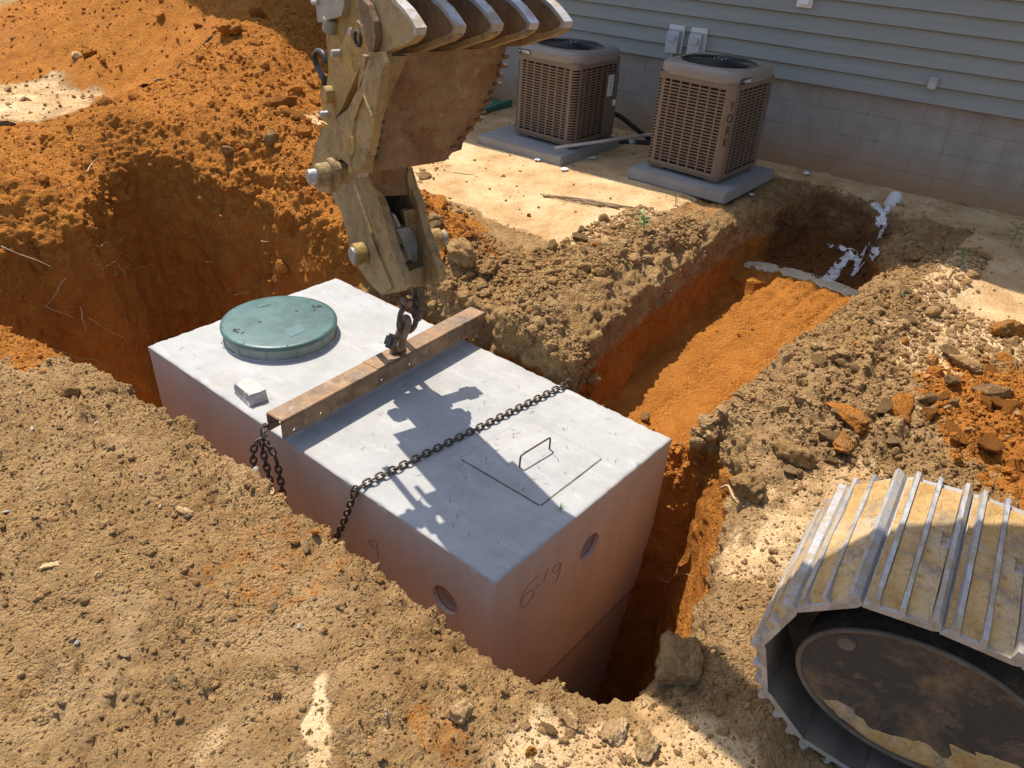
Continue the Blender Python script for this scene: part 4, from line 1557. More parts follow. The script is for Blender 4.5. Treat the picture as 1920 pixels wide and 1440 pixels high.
# hole backs
for (a, b) in (((.640, .060, -.268), (.640, .062, -.268)), ((.060, .262, -.285), (.062, .262, -.285))):
    bm = bmesh.new(); cyl(bm, a, b, .066, 32); obj('knockout', bm, M['side'], TANK, True)
for (c_, d_) in (((.640, .030, -.268), (1, 0, 0)), ((.030, .262, -.285), (0, 1, 0))):
    bm = bmesh.new()
    tube(bm, [Vector(c_) + (Vector(d_) * math.cos(t) + Vector((0, 0, 1)) * math.sin(t)) * .0665 for t in [2 * math.pi * k / 24 for k in range(24)]], .003, 5, closed=True)
    obj('hole_liner', bm, M['pinkpvc'], TANK, True)
# hatch cover
bm = bmesh.new()
slab(bm, [Vector((HX0, HY0, .0005)), Vector((HX1, HY0, .0005)), Vector((HX1, HY1, .0005)), Vector((HX0, HY1, .0005))], (0, 0, .0016))
bmesh.ops.bevel(bm, geom=[e for e in bm.edges if abs(e.verts[0].co.z - e.verts[1].co.z) > .0001], offset=.01, segments=3, affect='EDGES')
obj('hatch_gap', bm, M['clip'], TANK, True)
bm = bmesh.new()
g_ = .0045
slab(bm, [Vector((HX0 + g_ * 1.6, HY0 + g_, .0015)), Vector((HX1 - g_ * .7, HY0 + g_ * 1.2, .0015)), Vector((HX1 - g_ * .6, HY1 - g_ * .6, .0015)), Vector((HX0 + g_ * 1.3, HY1 - g_ * .6, .0015))], (0, 0, .0022))
hc = obj('hatch_cover', bm, M['concrete'], TANK, True)
bm = bmesh.new()
tube(bm, smooth_line([(.578, .372, 0), (.580, .372, .050), (.592, .371, .064), (.68, .366, .067), (.758, .361, .068), (.772, .360, .060), (.773, .360, .035), (.773, .360, 0)], 5), .0042, 8)
o = obj('handle', bm, M['chain'], hc, True, smooth=True)
# riser and green lid
LC = Vector((.568, 2.068, 0)); LR = .307
RIS = empty('riser_lid', (LC.x, LC.y, 0), 'round green plastic lid on its short riser on top of the tank', 'lid')
bm = bmesh.new()
prof = [(LR * .972, .001), (LR * .965, .03), (LR * .968, .066)]
n = 96
rings = [[bm.verts.new((LC.x + rr * math.cos(2 * math.pi * k / n), LC.y + rr * math.sin(2 * math.pi * k / n), z)) for k in range(n)] for rr, z in prof]
for a_, b_ in zip(rings, rings[1:]):
    for k in range(n): bm.faces.new((a_[k], a_[(k + 1) % n], b_[(k + 1) % n], b_[k]))
obj('riser_ring', bm, M['riser'], RIS, True, smooth=True)
bm = bmesh.new()
for k in range(12):
    q = 2 * math.pi * (k + .35) / 12
    p = LC + Vector((math.cos(q), math.sin(q), 0)) * (LR * .972)
    box(bm, (p.x, p.y, .036), (.004, .003, .058), Matrix.Rotation(q, 3, 'Z'))
obj('riser_ribs', bm, M['riser'], RIS, True)
bm = bmesh.new()
prof = [(LR * .955, .060), (LR * .990, .061), (LR, .066), (LR, .074), (LR * .993, .0805), (LR * .93, .0835), (LR * .5, .0862), (.002, .088)]
rings = [[bm.verts.new((LC.x + rr * math.cos(2 * math.pi * k / n), LC.y + rr * math.sin(2 * math.pi * k / n), z)) for k in range(n)] for rr, z in prof]
for a_, b_ in zip(rings, rings[1:]):
    for k in range(n): bm.faces.new((a_[k], a_[(k + 1) % n], b_[(k + 1) % n], b_[k]))
bm.faces.new(rings[-1])
lid = obj('lid', bm, M['lid'], RIS, True, smooth=True)
# plaster squeezed out under the riser
bm = bmesh.new()
n2 = 140
pts = [(LC.x + (LR * .975 + .004 * math.sin(k * 1.7) + random.uniform(0, .006)) * math.cos(2 * math.pi * k / n2), LC.y + (LR * .975 + random.uniform(0, .006)) * math.sin(2 * math.pi * k / n2), .002) for k in range(n2)]
tube(bm, pts, .007, 6, closed=True, radii=[.004 + .006 * random.random() for _ in range(n2)])
obj('grout_bead', bm, M['concrete'], RIS, True, smooth=True)


def lid_pt(px, py, z=.0865):
    return at_z(px, py, z)


def lid_quad(name, quad, mat, z=.0862, th=.0012):
    bm = bmesh.new()
    slab(bm, [lid_pt(*q, z) for q in quad], (0, 0, th))
    return obj(name, bm, mat, lid, True)


def LPX(zx, zy):            # coordinates read in an enlarged view of the lid
    return (400 + zx / 7.385, 530 + zy / 7.385)


lid_quad('recessed_panel', [LPX(960, 640), LPX(1210, 570), LPX(1300, 660), LPX(1070, 750)], M['lidpanel'], .0855)
lid_quad('recessed_panel', [LPX(575, 320), LPX(750, 270), LPX(800, 300), LPX(625, 350)], M['lid'], .0855, .0022)
lid_quad('recessed_panel', [LPX(650, 580), LPX(700, 570), LPX(800, 640), LPX(745, 660)], M['lidpanel'], .0855)
for (zx, zy) in ((640, 545), (1155, 390)):
    p = lid_pt(*LPX(zx, zy)); bm = bmesh.new(); cyl(bm, (p.x, p.y, .0855), (p.x, p.y, .0885), .0085, 16); obj('vent_hole', bm, M['dark'], lid, True)
for k in range(8):
    q = 2 * math.pi * k / 8 + .3
    p = LC + Vector((math.cos(q), math.sin(q), 0)) * (LR * .95); bm = bmesh.new(); cyl(bm, (p.x, p.y, .080), (p.x, p.y, .0835), .005, 12); obj('screw', bm, M['dark'], lid, True)
for (zx, zy) in ((330, 680), (1440, 345)):       # dark broken latch marks
    bm = bmesh.new()
    for k in range(7):
        p = lid_pt(*LPX(zx + random.uniform(-80, 80), zy + random.uniform(-35, 35)))
        box(bm, (p.x, p.y, .0855), (.018 * random.uniform(.5, 1.3), .007, .003), Matrix.Rotation(random.uniform(-.6, .6) + .4, 3, 'Z'))
    obj('latch_marks', bm, M['dark'], lid, True)
# handwriting in crayon
def scribble(strokes, name='handwritten_mark'):
    bm = bmesh.new()
    for s in strokes:
        tube(bm, smooth_line(s, 5), .0011, 4)
    obj(name, bm, M['ink'], TANK, True, smooth=True)


fy = .0055
def F3(px, py):
    v = ray(px, py); t = (fy - CAM.y) / v.y; p = CAM + v * t
    return (p.x, fy - .002 + .006 * min(1, max(0, -p.z / .93)), p.z)


scribble([[F3(*q) for q in ((1010, 1078), (990, 1098), (977, 1122), (976, 1140), (988, 1132), (1000, 1115), (998, 1106), (984, 1116), (978, 1132))],
          [F3(1003, 1103), F3(1012, 1095)],
          [F3(1027, 1066), F3(1023, 1078), F3(1019, 1092)],
          [F3(*q) for q in ((1050, 1056), (1039, 1062), (1037, 1073), (1046, 1069), (1052, 1056), (1049, 1074), (1041, 1094))]])
def S3(px, py):
    v = ray(px, py); t = (fy - CAM.x) / v.x; p = CAM + v * t
    return (fy - .002 + .006 * min(1, max(0, -p.z / .93)), p.y, p.z)
scribble([[S3(*q) for q in ((690, 1012), (696, 1022), (706, 1028), (706, 1018), (698, 1012), (692, 1016))], [S3(*q) for q in ((706, 1020), (708, 1034), (708, 1046))]])

# broken concrete lump on the tank
bm = bmesh.new()
box(bm, (.098, 1.648, .031), (.098, .155, .058), Matrix.Rotation(-.12, 3, 'Z'))
bmesh.ops.subdivide_edges(bm, edges=bm.edges[:], cuts=7, use_grid_fill=True)
for v in bm.verts:
    k_ = (v.co.z - .002) / .058
    v.co.x -= (v.co.x - .098) * .16 * k_; v.co.y -= (v.co.y - 1.648) * .10 * k_
    if v.co.z > .004:
        q_ = np.array([v.co[:]])
        v.co += Vector((fbm(q_, 30, 3, .6, 9)[0], fbm(q_, 30, 3, .6, 12)[0], fbm(q_, 24, 3, .6, 15)[0])) * .010
tag(obj('concrete_chunk', bm, M['brick']), 'broken whitish concrete chunk lying on the tank between lid and lifting beam', 'rubble')

# grass clippings strewn over the tank top
bm = bmesh.new()
rs = random.Random(11)
for k in range(150):
    if k < 90: x, y = rs.uniform(.1, 1.1), rs.gauss(.45, .28)
    else: x, y = rs.uniform(.05, 1.2), rs.uniform(.05, 2.3)
    if not (.02 < x < 1.2 and .02 < y < 2.38) or (Vector((x, y, 0)) - LC).length < .36: continue
    L = rs.uniform(.012, .055); q = rs.uniform(0, 3.14); z = .0065
    d = Vector((math.cos(q), math.sin(q), 0)) * L / 2
    c_ = Vector((x, y, z)); bend = Vector((-d.y, d.x, 0)) * rs.uniform(-.3, .3)
    w_ = Vector((-d.y, d.x, 0)).normalized() * .0013
    P0, P1, P2 = c_ - d, c_ + bend, c_ + d
    vs_ = [bm.verts.new(p) for p in (P0, P1 - w_, P2, P1 + w_ + Vector((0, 0, .0015)))]
    bm.faces.new(vs_)
tag(obj('grass_clippings', bm, M['clip']), kind='stuff')
# tuft by the hatch corner
def tuft(x, y, z, n, L, label, mat='leaf', sd=1):
    rr = random.Random(sd)
    bm = bmesh.new()
    for k in range(n):
        q = rr.uniform(0, 6.28); l = L * rr.uniform(.5, 1)
        d = Vector((math.cos(q), math.sin(q), rr.uniform(.2, 1.3))).normalized()
        s = Vector((-d.y, d.x, 0)).normalized() * L * .045
        p = Vector((x, y, z))
        a_ = [bm.verts.new(p - s), bm.verts.new(p + s), bm.verts.new(p + d * l * .6 + s * .7), bm.verts.new(p + d * l * .6 - s * .7)]
        t_ = bm.verts.new(p + d * l - Vector((0, 0, l * .25)))
        bm.faces.new(a_); bm.faces.new((a_[3], a_[2], t_))
    return tag(obj('grass_tuft', bm, M[mat]), label, 'grass')


q = at_z(1050, 955, 0); tuft(q.x, q.y, .004, 9, .04, 'small green grass tuft lying near the corner of the tank hatch', sd=2)

# ------------------------------------------------------------------ lifting beam and chains
BEAM = empty('lifting_beam', (.66, 1.29, .05), 'rusty steel lifting beam laid across the tank', 'beam')
b0 = Vector((-.045, 1.245, .102)); b1 = Vector((1.345, 1.325, .102))
bd = (b1 - b0).normalized(); bn = Vector((-bd.y, bd.x, 0)); BW, BH = .105, .095
bm = bmesh.new()
# inverted channel: top web and two flanges with drilled holes
Rb = Matrix.Rotation(math.atan2(bd.y, bd.x), 3, 'Z')
mid = (b0 + b1) / 2; LB = (b1 - b0).length
box(bm, mid + Vector((0, 0, BH / 2 - .004)), (LB, BW, .009), Rb)
web = obj('top_web', bm, M['rust'], BEAM, True, bevel=.003)
for sgn in (-1, 1):
    bm = bmesh.new()
    box(bm, mid + bn * sgn * (BW / 2 - .005) + Vector((0, 0, -.0045)), (LB, .0085, BH - .0095), Rb)
    fl_ = obj('side_flange', bm, M['rust'], BEAM, True)
    cs = []
    for tt in (.045, .155, .43, .57, .845, .955):
        for zz_ in ((-.022,) if tt not in (.045,) else (-.03,)):
            c_ = b0 + bd * LB * tt + Vector((0, 0, zz_))
            bm = bmesh.new(); cyl(bm, c_ + bn * (sgn * BW / 2 - .03), c_ + bn * (sgn * BW / 2 + .03), .0085, 14); cs.append(obj('cutter', bm, M['rust']))
    cut(fl_, cs)
# lug on top of the beam
lug = b0 + bd * LB * .545 + Vector((0, 0, BH / 2))
bm = bmesh.new()
Rl = Rb
slab(bm, [lug + Rl @ Vector(v) for v in ((-.05, -.008, 0), (.055, -.008, 0), (.04, -.008, .055), (.0, -.008, .078), (-.035, -.008, .055))], Rl @ Vector((0, .016, 0)))
obj('lug', bm, M['rust'], BEAM, True, bevel=.002)
bm = bmesh.new(); box(bm, (b0 + bd * LB * .47) + Vector((0, 0, BH / 2 + .002)), (.16, BW * .96, .004), Rb); obj('weld_plate', bm, M['rust'], BEAM, True)


def link_pts(L, Wd, n=7):
    """centre line of an oval link of inner length L"""
    pts = []
    r_ = Wd / 2
    for k in range(n):
        t = -math.pi / 2 + math.pi * k / (n - 1)
        pts.append(Vector((L / 2 - r_ + r_ * math.cos(t), r_ * math.sin(t), 0)))
    for k in range(n):
        t = math.pi / 2 + math.pi * k / (n - 1)
        pts.append(Vector((-L / 2 + r_ + r_ * math.cos(t), r_ * math.sin(t), 0)))
    return pts


def link_mesh_data(L, Wd, r_, n=6, seg=8):
    bm = bmesh.new()
    tube(bm, link_pts(L, Wd, n), r_, seg, closed=True)
    me = bpy.data.meshes.new('link')
    bmesh.ops.recalc_face_normals(bm, faces=bm.faces)
    bm.to_mesh(me); bm.free()
    me.polygons.foreach_set('use_smooth', [True] * len(me.polygons))
    me.materials.append(M['chain'])
    return me


SMALL = link_mesh_data(.0415, .0245, .0048)


def chain(name, path, label, pitch=.0315, me=SMALL, roll0=0.0):
    r = empty(name, path[0], label, 'chain')
    P = smooth_line(path, 14)
    d = [0]
    for a_, b_ in zip(P, P[1:]): d.append(d[-1] + (b_ - a_).length)
    n = int(d[-1] / pitch)
    bpy.context.view_layer.update()
    inv = r.matrix_world.inverted()
    for k in range(n):
        s = (k + .5) * pitch
        i = max(j for j in range(len(d)) if d[j] <= s)
        i = min(i, len(P) - 2)
        t = (s - d[i]) / max(1e-6, d[i + 1] - d[i])
        p = P[i].lerp(P[i + 1], t)
        a_ = (P[i + 1] - P[i]).normalized()
        s2 = a_.cross(Vector((0, 0, 1)))
        if s2.length < .3: s2 = a_.cross(Vector((1, 0, 0)))
        s2.normalize()
        u2 = s2.cross(a_)
        q = roll0 + (math.pi / 4 if k % 2 else -math.pi / 4)
        y_ = s2 * math.cos(q) + u2 * math.sin(q)
        z_ = a_.cross(y_)
        mt = Matrix(((a_.x, y_.x, z_.x, p.x), (a_.y, y_.y, z_.y, p.y), (a_.z, y_.z, z_.z, p.z), (0, 0, 0, 1)))
        o = bpy.data.objects.new('link', me)
        COL.objects.link(o)
        o.parent = r
        o.matrix_local = inv @ mt
    return r


chain('sling_chain', [(-.04, 1.10, -.75), (-.035, .95, -.45), (-.028, .84, -.22), (-.014, .770, -.03), (.012, .752, .016), (.3, .726, .0145), (.65, .690, .0145), (1.0, .655, .0145), (1.235, .628, .016), (1.262, .624, -.01), (1.268, .62, -.25)],
      'long dark steel chain stretched tight across the tank top and down both sides')
e0 = b0 + Vector((-.012, -.02, 0))
chain('end_chain', [(e0.x - .02, e0.y + .03, -.01), (e0.x - .05, e0.y + .06, .035), (e0.x - .075, e0.y + .075, -.02), (e0.x - .08, e0.y + .08, -.13), (e0.x - .075, e0.y + .08, -.2)],
      'leftmost hanging strand of dark chain looped at the near end of the lifting beam')
chain('end_chain', [(e0.x + .02, e0.y + .07, .085), (e0.x - .025, e0.y + .05, .09), (e0.x - .055, e0.y + .03, .03), (e0.x - .06, e0.y + .01, -.08), (e0.x - .055, e0.y + .0, -.2)],
      'middle strand of dark chain wrapped over the near end of the lifting beam')
chain('end_chain', [(e0.x - .03, e0.y + .05, .05), (e0.x - .04, e0.y, .03), (e0.x - .035, e0.y - .03, -.02), (e0.x - .035, e0.y - .045, -.12), (e0.x - .04, e0.y - .06, -.27), (e0.x - .04, e0.y - .075, -.38)],
      'longest strand of dark chain hanging from the near end of the lifting beam')

# ------------------------------------------------------------------ excavator
WV = Vector((.96129927, -.27550628, 0))        # across the arm
AV = Vector((-.27550628, -.96129927, 0))       # toward the machine
CH = Vector((.65, 1.29, 0))


def LOZ(l, o, z):
    return CH + WV * l + AV * o + Vector((0, 0, z))


def onL(px, py, l):
    """point of the vertical plane at lateral offset l"""
    v = ray(px, py); t = ((CH + WV * l - CAM).dot(WV)) / v.dot(WV)
    return CAM + v * t


def onO(px, py, o):
    v = ray(px, py); t = ((CH + AV * o - CAM).dot(AV)) / v.dot(AV)
    return CAM + v * t


EXC = empty('excavator', (1.3, -2.4, .15), 'worn yellow excavator with bucket over the tank and crawler track at lower right', 'excavator')


def epart(name, bm, mat, parent=None, smooth=False, bevel=0.0):
    return obj(name, bm, mat, parent or EXC, True, smooth, bevel)


# lifting thumb: side plates and cross plates, l from -.05 to .27
TLa, TLb = -.05, .155


def plateL(name, pix, l, th, mat, parent=None, bevel=.004):
    bm = bmesh.new()
    slab(bm, [onL(px, py, l) for px, py in pix], WV * th)
    if len(pix) > 9: bevel = 0
    return epart(name, bm, mat, parent, bevel=bevel)


side = [(616, 338), (640, 318), (693, 325), (704, 362), (715, 389), (724, 425), (732, 455), (745, 490), (755, 517), (758, 534), (749, 547), (715, 553), (700, 538), (682, 517), (658, 478), (650, 440), (640, 398), (624, 372)]
S3d = [onL(px, py, TLa) for px, py in side]
th = empty('dummy', (0, 0, 0), '', '') if False else None
bm = bmesh.new(); slab(bm, S3d, WV * .035)
THUMB = epart('thumb', bm, M['yellow2'], bevel=.006)
bm = bmesh.new(); slab(bm, [p + WV * (TLb - TLa - .035) for p in S3d], WV * .035)
epart('side_plate', bm, M['yellow2'], THUMB, bevel=.006)
# raised rib along the outer face
bm = bmesh.new()
rib = [onL(px, py, TLa - .012) for px, py in ((640, 352), (662, 345), (706, 470), (735, 540), (718, 548), (690, 500), (655, 400))]
slab(bm, rib, WV * .014)
epart('stiffener', bm, M['yellow2'], THUMB, bevel=.004)


def front(pix, o, dep=.03):
    bm = bmesh.new()
    slab(bm, [onO(px, py, o) for px, py in pix], -AV * dep)
    return bm


# cross plates between the sides (seen from the machine), openings left between them
oF = .035
epart('cross_plate', front([(690, 322), (771, 312), (775, 345), (777, 364), (720, 368), (703, 352)], oF), M['bucket'], THUMB, bevel=.003)
epart('cross_plate', front([(716, 402), (732, 400), (745, 428), (762, 424), (757, 396), (778, 392), (788, 420), (803, 445), (796, 456), (775, 452), (752, 458), (734, 452), (727, 425)], oF + .05), M['yellow2'], THUMB, bevel=.003)
epart('cross_plate', front([(743, 430), (768, 426), (798, 486), (776, 494)], oF + .06), M['cyl'], THUMB, bevel=.003)
epart('cross_plate', front([(771, 312), (782, 392), (776, 396), (768, 366), (764, 330), (766, 313)], oF + .01), M['yellow2'], THUMB, bevel=.002)
epart('cross_plate', front([(703, 352), (720, 368), (722, 402), (716, 402), (712, 385)], oF + .02), M['yellow2'], THUMB, bevel=.002)
epart('cross_plate', front([(735, 402), (741, 402), (752, 424), (746, 427)], oF + .055), M['cyl'], THUMB, bevel=.002)
epart('cross_plate', front([(796, 456), (803, 445), (822, 500), (812, 492), (800, 488)], oF + .08), M['yellow2'], THUMB, bevel=.002)
epart('cross_plate', front([(752, 516), (790, 500), (812, 488), (824, 512), (818, 524), (792, 534), (762, 540)], oF + .12, .09), M['yellow2'], THUMB, bevel=.006)
bm = bmesh.new(); box(bm, (0, 0, 0), (1, 1, 1))
for v in bm.verts:
    l = TLa + .03 + (v.co.x + .5) * (TLb - TLa - .06)
    v.co = LOZ(l, -.14 + .03 * (v.co.y), 1.00 + (v.co.z) * .55 * 1 - .16)
epart('back_plate', bm, M['grime'], THUMB)
# pins
for (px, py, rr, ln, z_) in ((655, 480, .045, .52, 0), ):
    a_ = onL(px, py, -.14); bm = bmesh.new(); cyl(bm, a_ + WV * .01, a_ + WV * .50, .038, 28); epart('pin', bm, M['steel'], THUMB, bevel=.003)
    bm = bmesh.new(); cyl(bm, a_ + WV * .02, a_ + WV * .075, .052, 28); epart('boss', bm, M['yellow'], THUMB, bevel=.004)
    bm = bmesh.new(); cyl(bm, a_ + WV * .41, a_ + WV * .47, .052, 28); epart('boss', bm, M['yellow'], THUMB, bevel=.004)

# bucket
BL, BR = -.30, .22
bm = bmesh.new()
pl = {}
bot = [onL(673, 323, BL), onL(690, 250, BL), onL(697, 180, BL), onL(697, 100, BL)]
prof = [(.45, 1.232), (.485, 1.37), (.545, 1.52), (.60, 1.66)]           # (o, z) of the wear plate from heel to lip
# right hand limit of the plate per height: the heel corner is cut back
rl = [.06, .175, .215, .22]
rows_ = []
N1 = 12
for k in range(N1 + 1):
    t = k / N1 * 3; i = min(int(t), 2); f_ = t - i
    o_ = prof[i][0] * (1 - f_) + prof[i + 1][0] * f_
    z_ = prof[i][1] * (1 - f_) + prof[i + 1][1] * f_
    rr_ = rl[i] * (1 - f_) + rl[i + 1] * f_
    rows_.append((o_, z_, rr_))
fr, bk = [], []
for (o_, z_, rr_) in rows_:
    fr.append([bm.verts.new(LOZ(BL + (rr_ - BL) * u / 14, o_ + .012 * math.sin(u / 14 * 3.14), z_)) for u in range(15)])
    bk.append([bm.verts.new(LOZ(BL + (rr_ - BL) * u / 14, o_ - .022, z_)) for u in range(15)])
for g in (fr, bk):
    for a_, b_ in zip(g, g[1:]):
        for k in range(14): bm.faces.new((a_[k], a_[k + 1], b_[k + 1], b_[k]))
for k in range(14):
    bm.faces.new((fr[0][k], fr[0][k + 1], bk[0][k + 1], bk[0][k])); bm.faces.new((fr[-1][k], fr[-1][k + 1], bk[-1][k + 1], bk[-1][k]))
for a_, b_ in zip(range(N1), range(1, N1 + 1)):
    for e in (0, 14):
        bm.faces.new((fr[a_][e], fr[b_][e], bk[b_][e], bk[a_][e]))
BUCKET = epart('bucket', bm, M['bucket'])
# serrated weld ladders along both edges of the plate
for sgn, ll in ((0, 0), (1, 0)):
    for k in range(11):
        f_ = .12 + .80 * k / 10
        i = min(int(f_ * N1), N1 - 1)
        o_, z_, rr_ = rows_[i]
        z_ = rows_[0][1] + (rows_[-1][1] - rows_[0][1]) * f_
        l = (BL + .050 + .025 * f_) if sgn == 0 else rr_ - .002
        bm = bmesh.new(); box(bm, LOZ(l, o_ + .014, z_), (.030 + random.uniform(-.006, .006), .016, .013), Matrix.Rotation(math.atan2(WV.y, WV.x), 3, 'Z'))
        epart('weld_step', bm, M['grime'] if sgn == 0 else M['bucket'], BUCKET, bevel=.003)
# ear plates on the left with link boss
ear = [(697, 100), (716, 96), (722, 118), (712, 150), (707, 190), (700, 240), (690, 290), (673, 325), (652, 308), (640, 298), (628, 303), (622, 330), (617, 362), (600, 360), (586, 348), (584, 312), (590, 275), (603, 242), (630, 222), (652, 205), (672, 165), (686, 125)]
plateL('ear_plate', ear, BL - .03, .03, M['yellow2'], BUCKET)
# wear-plate side strip facing the machine
bm = bmesh.new()
slab(bm, [LOZ(BL - .03, .452, 1.232), LOZ(BL + .045, .470, 1.232), LOZ(BL + .05, .512, 1.37), LOZ(BL + .075, .575, 1.52), LOZ(BL + .11, .635, 1.655), LOZ(BL - .03, .62, 1.66)], -AV * .03)
epart('edge_strip', bm, M['yellow2'], BUCKET, bevel=.003)
# diamond weld on the ear
dm = [onL(px, py, BL - .034) for px, py in ((664, 224), (682, 178), (698, 218))]
bm = bmesh.new(); tube(bm, dm, .005, 6); epart('weld_bead', bm, M['yellow2'], BUCKET)
sl_ = [onL(px, py, BL - .034) for px, py in ((650, 262), (657, 256), (664, 258), (664, 285), (658, 292), (648, 288))]
bm = bmesh.new(); slab(bm, sl_, WV * .004); epart('slot', bm, M['yellow'], BUCKET)
pin = onL(592, 330, BL - .12)
bm = bmesh.new(); cyl(bm, pin + WV * .0, pin + WV * .14, .044, 30); epart('pin_boss', bm, M['yellow2'], BUCKET, bevel=.004)
bm = bmesh.new(); cyl(bm, pin - WV * .03, pin + WV * .20, .027, 26); epart('pin', bm, M['steel'], BUCKET, bevel=.003)
bm = bmesh.new(); cyl(bm, pin + WV * .05, pin + WV * .075, .058, 30); epart('pin_collar', bm, M['yellow2'], BUCKET, bevel=.004)
# lip plate rising behind the teeth and cutting edge
bm = bmesh.new()
lip_pts = [(.588, 1.64), (.62, 1.71), (.63, 1.84), (.60, 2.02), (.50, 2.22)]
a_ = [LOZ(BL + .02, o_, z_) for o_, z_ in lip_pts]
slab(bm, a_ + [p - AV * .04 for p in a_[::-1]], WV * (BR - BL - .02))
epart('lip_plate', bm, M['bucket'], BUCKET)
# bucket shell behind
bm = bmesh.new()
shell = [(.57, 1.62), (.43, 1.32), (.33, 1.40), (.30, 1.60), (.32, 1.90), (.45, 2.12), (.58, 2.02)]
a_ = [LOZ(BL + .02, o_, z_) for o_, z_ in shell]
slab(bm, a_, WV * .30)
epart('shell', bm, M['yellow'], BUCKET)
# five teeth: thick blades with a polished nose
tooth = [(690, 98), (722, 98), (748, 86), (772, 78), (787, 66), (789, 52), (779, 36), (766, 18), (748, 0), (735, -25), (690, -40), (676, -5), (681, 50)]
T0 = [onL(px, py, BL) for px, py in tooth]
for k in range(5):
    off = WV * (k * (BR - BL) / 4)
    bm = bmesh.new()
    slab(bm, [p + off - WV * .011 for p in T0], WV * .022)
    tt_ = epart('tooth', bm, M['bucket'] if k else M['yellow2'], BUCKET, bevel=.004)
    # polished wear strip along the nose
    bm = bmesh.new()
    nose = [T0[i] for i in (4, 5, 6, 7, 8, 9)]
    ctr = T0[1].lerp(T0[-1], .5)
    outp = [p + (p - ctr).normalized() * .006 for p in nose]
    inp = [p + (ctr - p).normalized() * .012 for p in nose]
    slab(bm, [p + off - WV * .017 for p in outp + inp[::-1]], WV * .034)
    epart('worn_edge', bm, M['steel'], tt_, bevel=.003)
    bm = bmesh.new()
    und = [T0[i] for i in (0, 1, 2, 3, 4)]
    slab(bm, [p + off - WV * .016 for p in [q_ - Vector((0, 0, .006)) for q_ in und] + [q_ + Vector((0, 0, .012)) for q_ in und[::-1]]], WV * .032)
    epart('lower_edge', bm, M['yellow2'], tt_)
# gusset shapes on the outside of the first tooth
plateL('side_cutter', [(672, -10), (690, 10), (700, 40), (704, 70), (700, 96), (692, 98), (684, 70), (678, 40), (672, 15)], BL - .035, .02, M['bucket'], BUCKET)

# link plate and stick
plateL('link_plate', [(668, 38), (690, 60), (703, 92), (694, 108), (676, 122), (660, 160), (640, 205), (620, 236), (604, 226), (605, 200), (611, 168), (616, 135), (640, 85), (655, 50)], BL - .015, .028, M['yellow'])
p_ = onL(670, 72, BL - .020); bm = bmesh.new()
tube(bm, [p_ + (AV * math.cos(t) + Vector((0, 0, 1)) * math.sin(t)) * .022 for t in [2 * math.pi * k / 20 for k in range(20)]], .005, 6, closed=True)
epart('link_bushing', bm, M['grime'], smooth=True)
bm = bmesh.new(); cyl(bm, onL(655, 60, BL - .02), onL(655, 60, BL - .02) + WV * .5, .014, 16); epart('link_pin', bm, M['steel'])
# unseen block added to join thumb and bucket and fill their shadow
bm = bmesh.new()
slab(bm, [LOZ(-.18, .43, 1.33), LOZ(-.18, .40, 1.25), LOZ(-.18, -.02, 1.07), LOZ(-.18, -.16, 1.10), LOZ(-.18, -.10, 1.22), LOZ(-.18, .30, 1.42)], WV * .34)
epart('added_coupler_block', bm, M['grime'], bevel=.008)
plateL('inner_plate', [(612, 240), (626, 200), (650, 150), (676, 115), (694, 104), (700, 130), (690, 180), (660, 235), (625, 262), (606, 262)], BL + .10, .03, M['yellow'])  # dark inner wall seen between link plate and ear
# the stick itself (dipper) going up and back to the boom
bm = bmesh.new()
sp = [(.20, 1.37), (.32, 1.42), (.34, 1.6), (.34, 2.3), (.34, 3.05), (.12, 3.15), (.10, 2.6), (.14, 1.7), (.14, 1.37)]
slab(bm, [LOZ(-.265, o_, z_) for o_, z_ in sp], WV * .45)  # widened out of sight to fill gaps in the arm's shadow
epart('stick', bm, M['yellow'], bevel=.006)
# rod and grey cylinder head at the upper left
cA = onL(627, 165, -.13); cB = onL(641, 20, -.13)
up_ = (cB - cA).normalized()
bm = bmesh.new(); slab(bm, [onL(px, py, -.13) for px, py in ((616, 52), (641, 52), (640, 100), (628, 150), (612, 170), (617, 120))], WV * .05)
epart('rod_bracket', bm, M['yellow'], bevel=.004)
cyA = onL(620, 58, -.275)
bm = bmesh.new(); cyl(bm, cyA, cyA + up_ * .05, .030, 22); epart('cylinder_gland', bm, M['cyl'], bevel=.003)
bm = bmesh.new()
hd = [onL(px, py, -.30) for px, py in ((596, 42), (640, 30), (645, 8), (646, -40), (590, -40), (590, 0))]
slab(bm, hd, WV * .07); epart('cylinder_head', bm, M['cyl'], bevel=.004)
bm = bmesh.new(); cyl(bm, onL(618, -30, -.26) + WV * .01, LOZ(-.14, .30, 2.75), .040, 22); epart('cylinder_barrel', bm, M['cyl'])
bm = bmesh.new(); cyl(bm, onL(588, 4, -.30), onL(598, 4, -.30), .011, 14); epart('hose_fitting', bm, M['steel'])
# hose loops and pin heads on the left
bm = bmesh.new()
tube(bm, smooth_line([onL(px, py, -.26) for px, py in ((612, 118), (606, 101), (596, 96), (590, 106), (594, 124), (602, 138), (608, 152), (606, 175), (612, 200))], 6), .011, 10)
epart('hydraulic_hose', bm, M['rubber'], smooth=True)
for px, py, rr in ((607, 178, .030), (600, 215, .012), (621, 100, .012)):
    a_ = onL(px, py, -.345); bm = bmesh.new(); cyl(bm, a_, a_ + WV * .05, rr, 20); epart('pin', bm, M['steel'] if rr < .02 else M['yellow'], bevel=.002)

# chain from thumb to beam: shackle, ring link, hook shackle
hang = onO(787, 540, .03)
ring = onO(764, 596, .02)
bot_ = lug + Vector((0, 0, .055)) + bd * .0


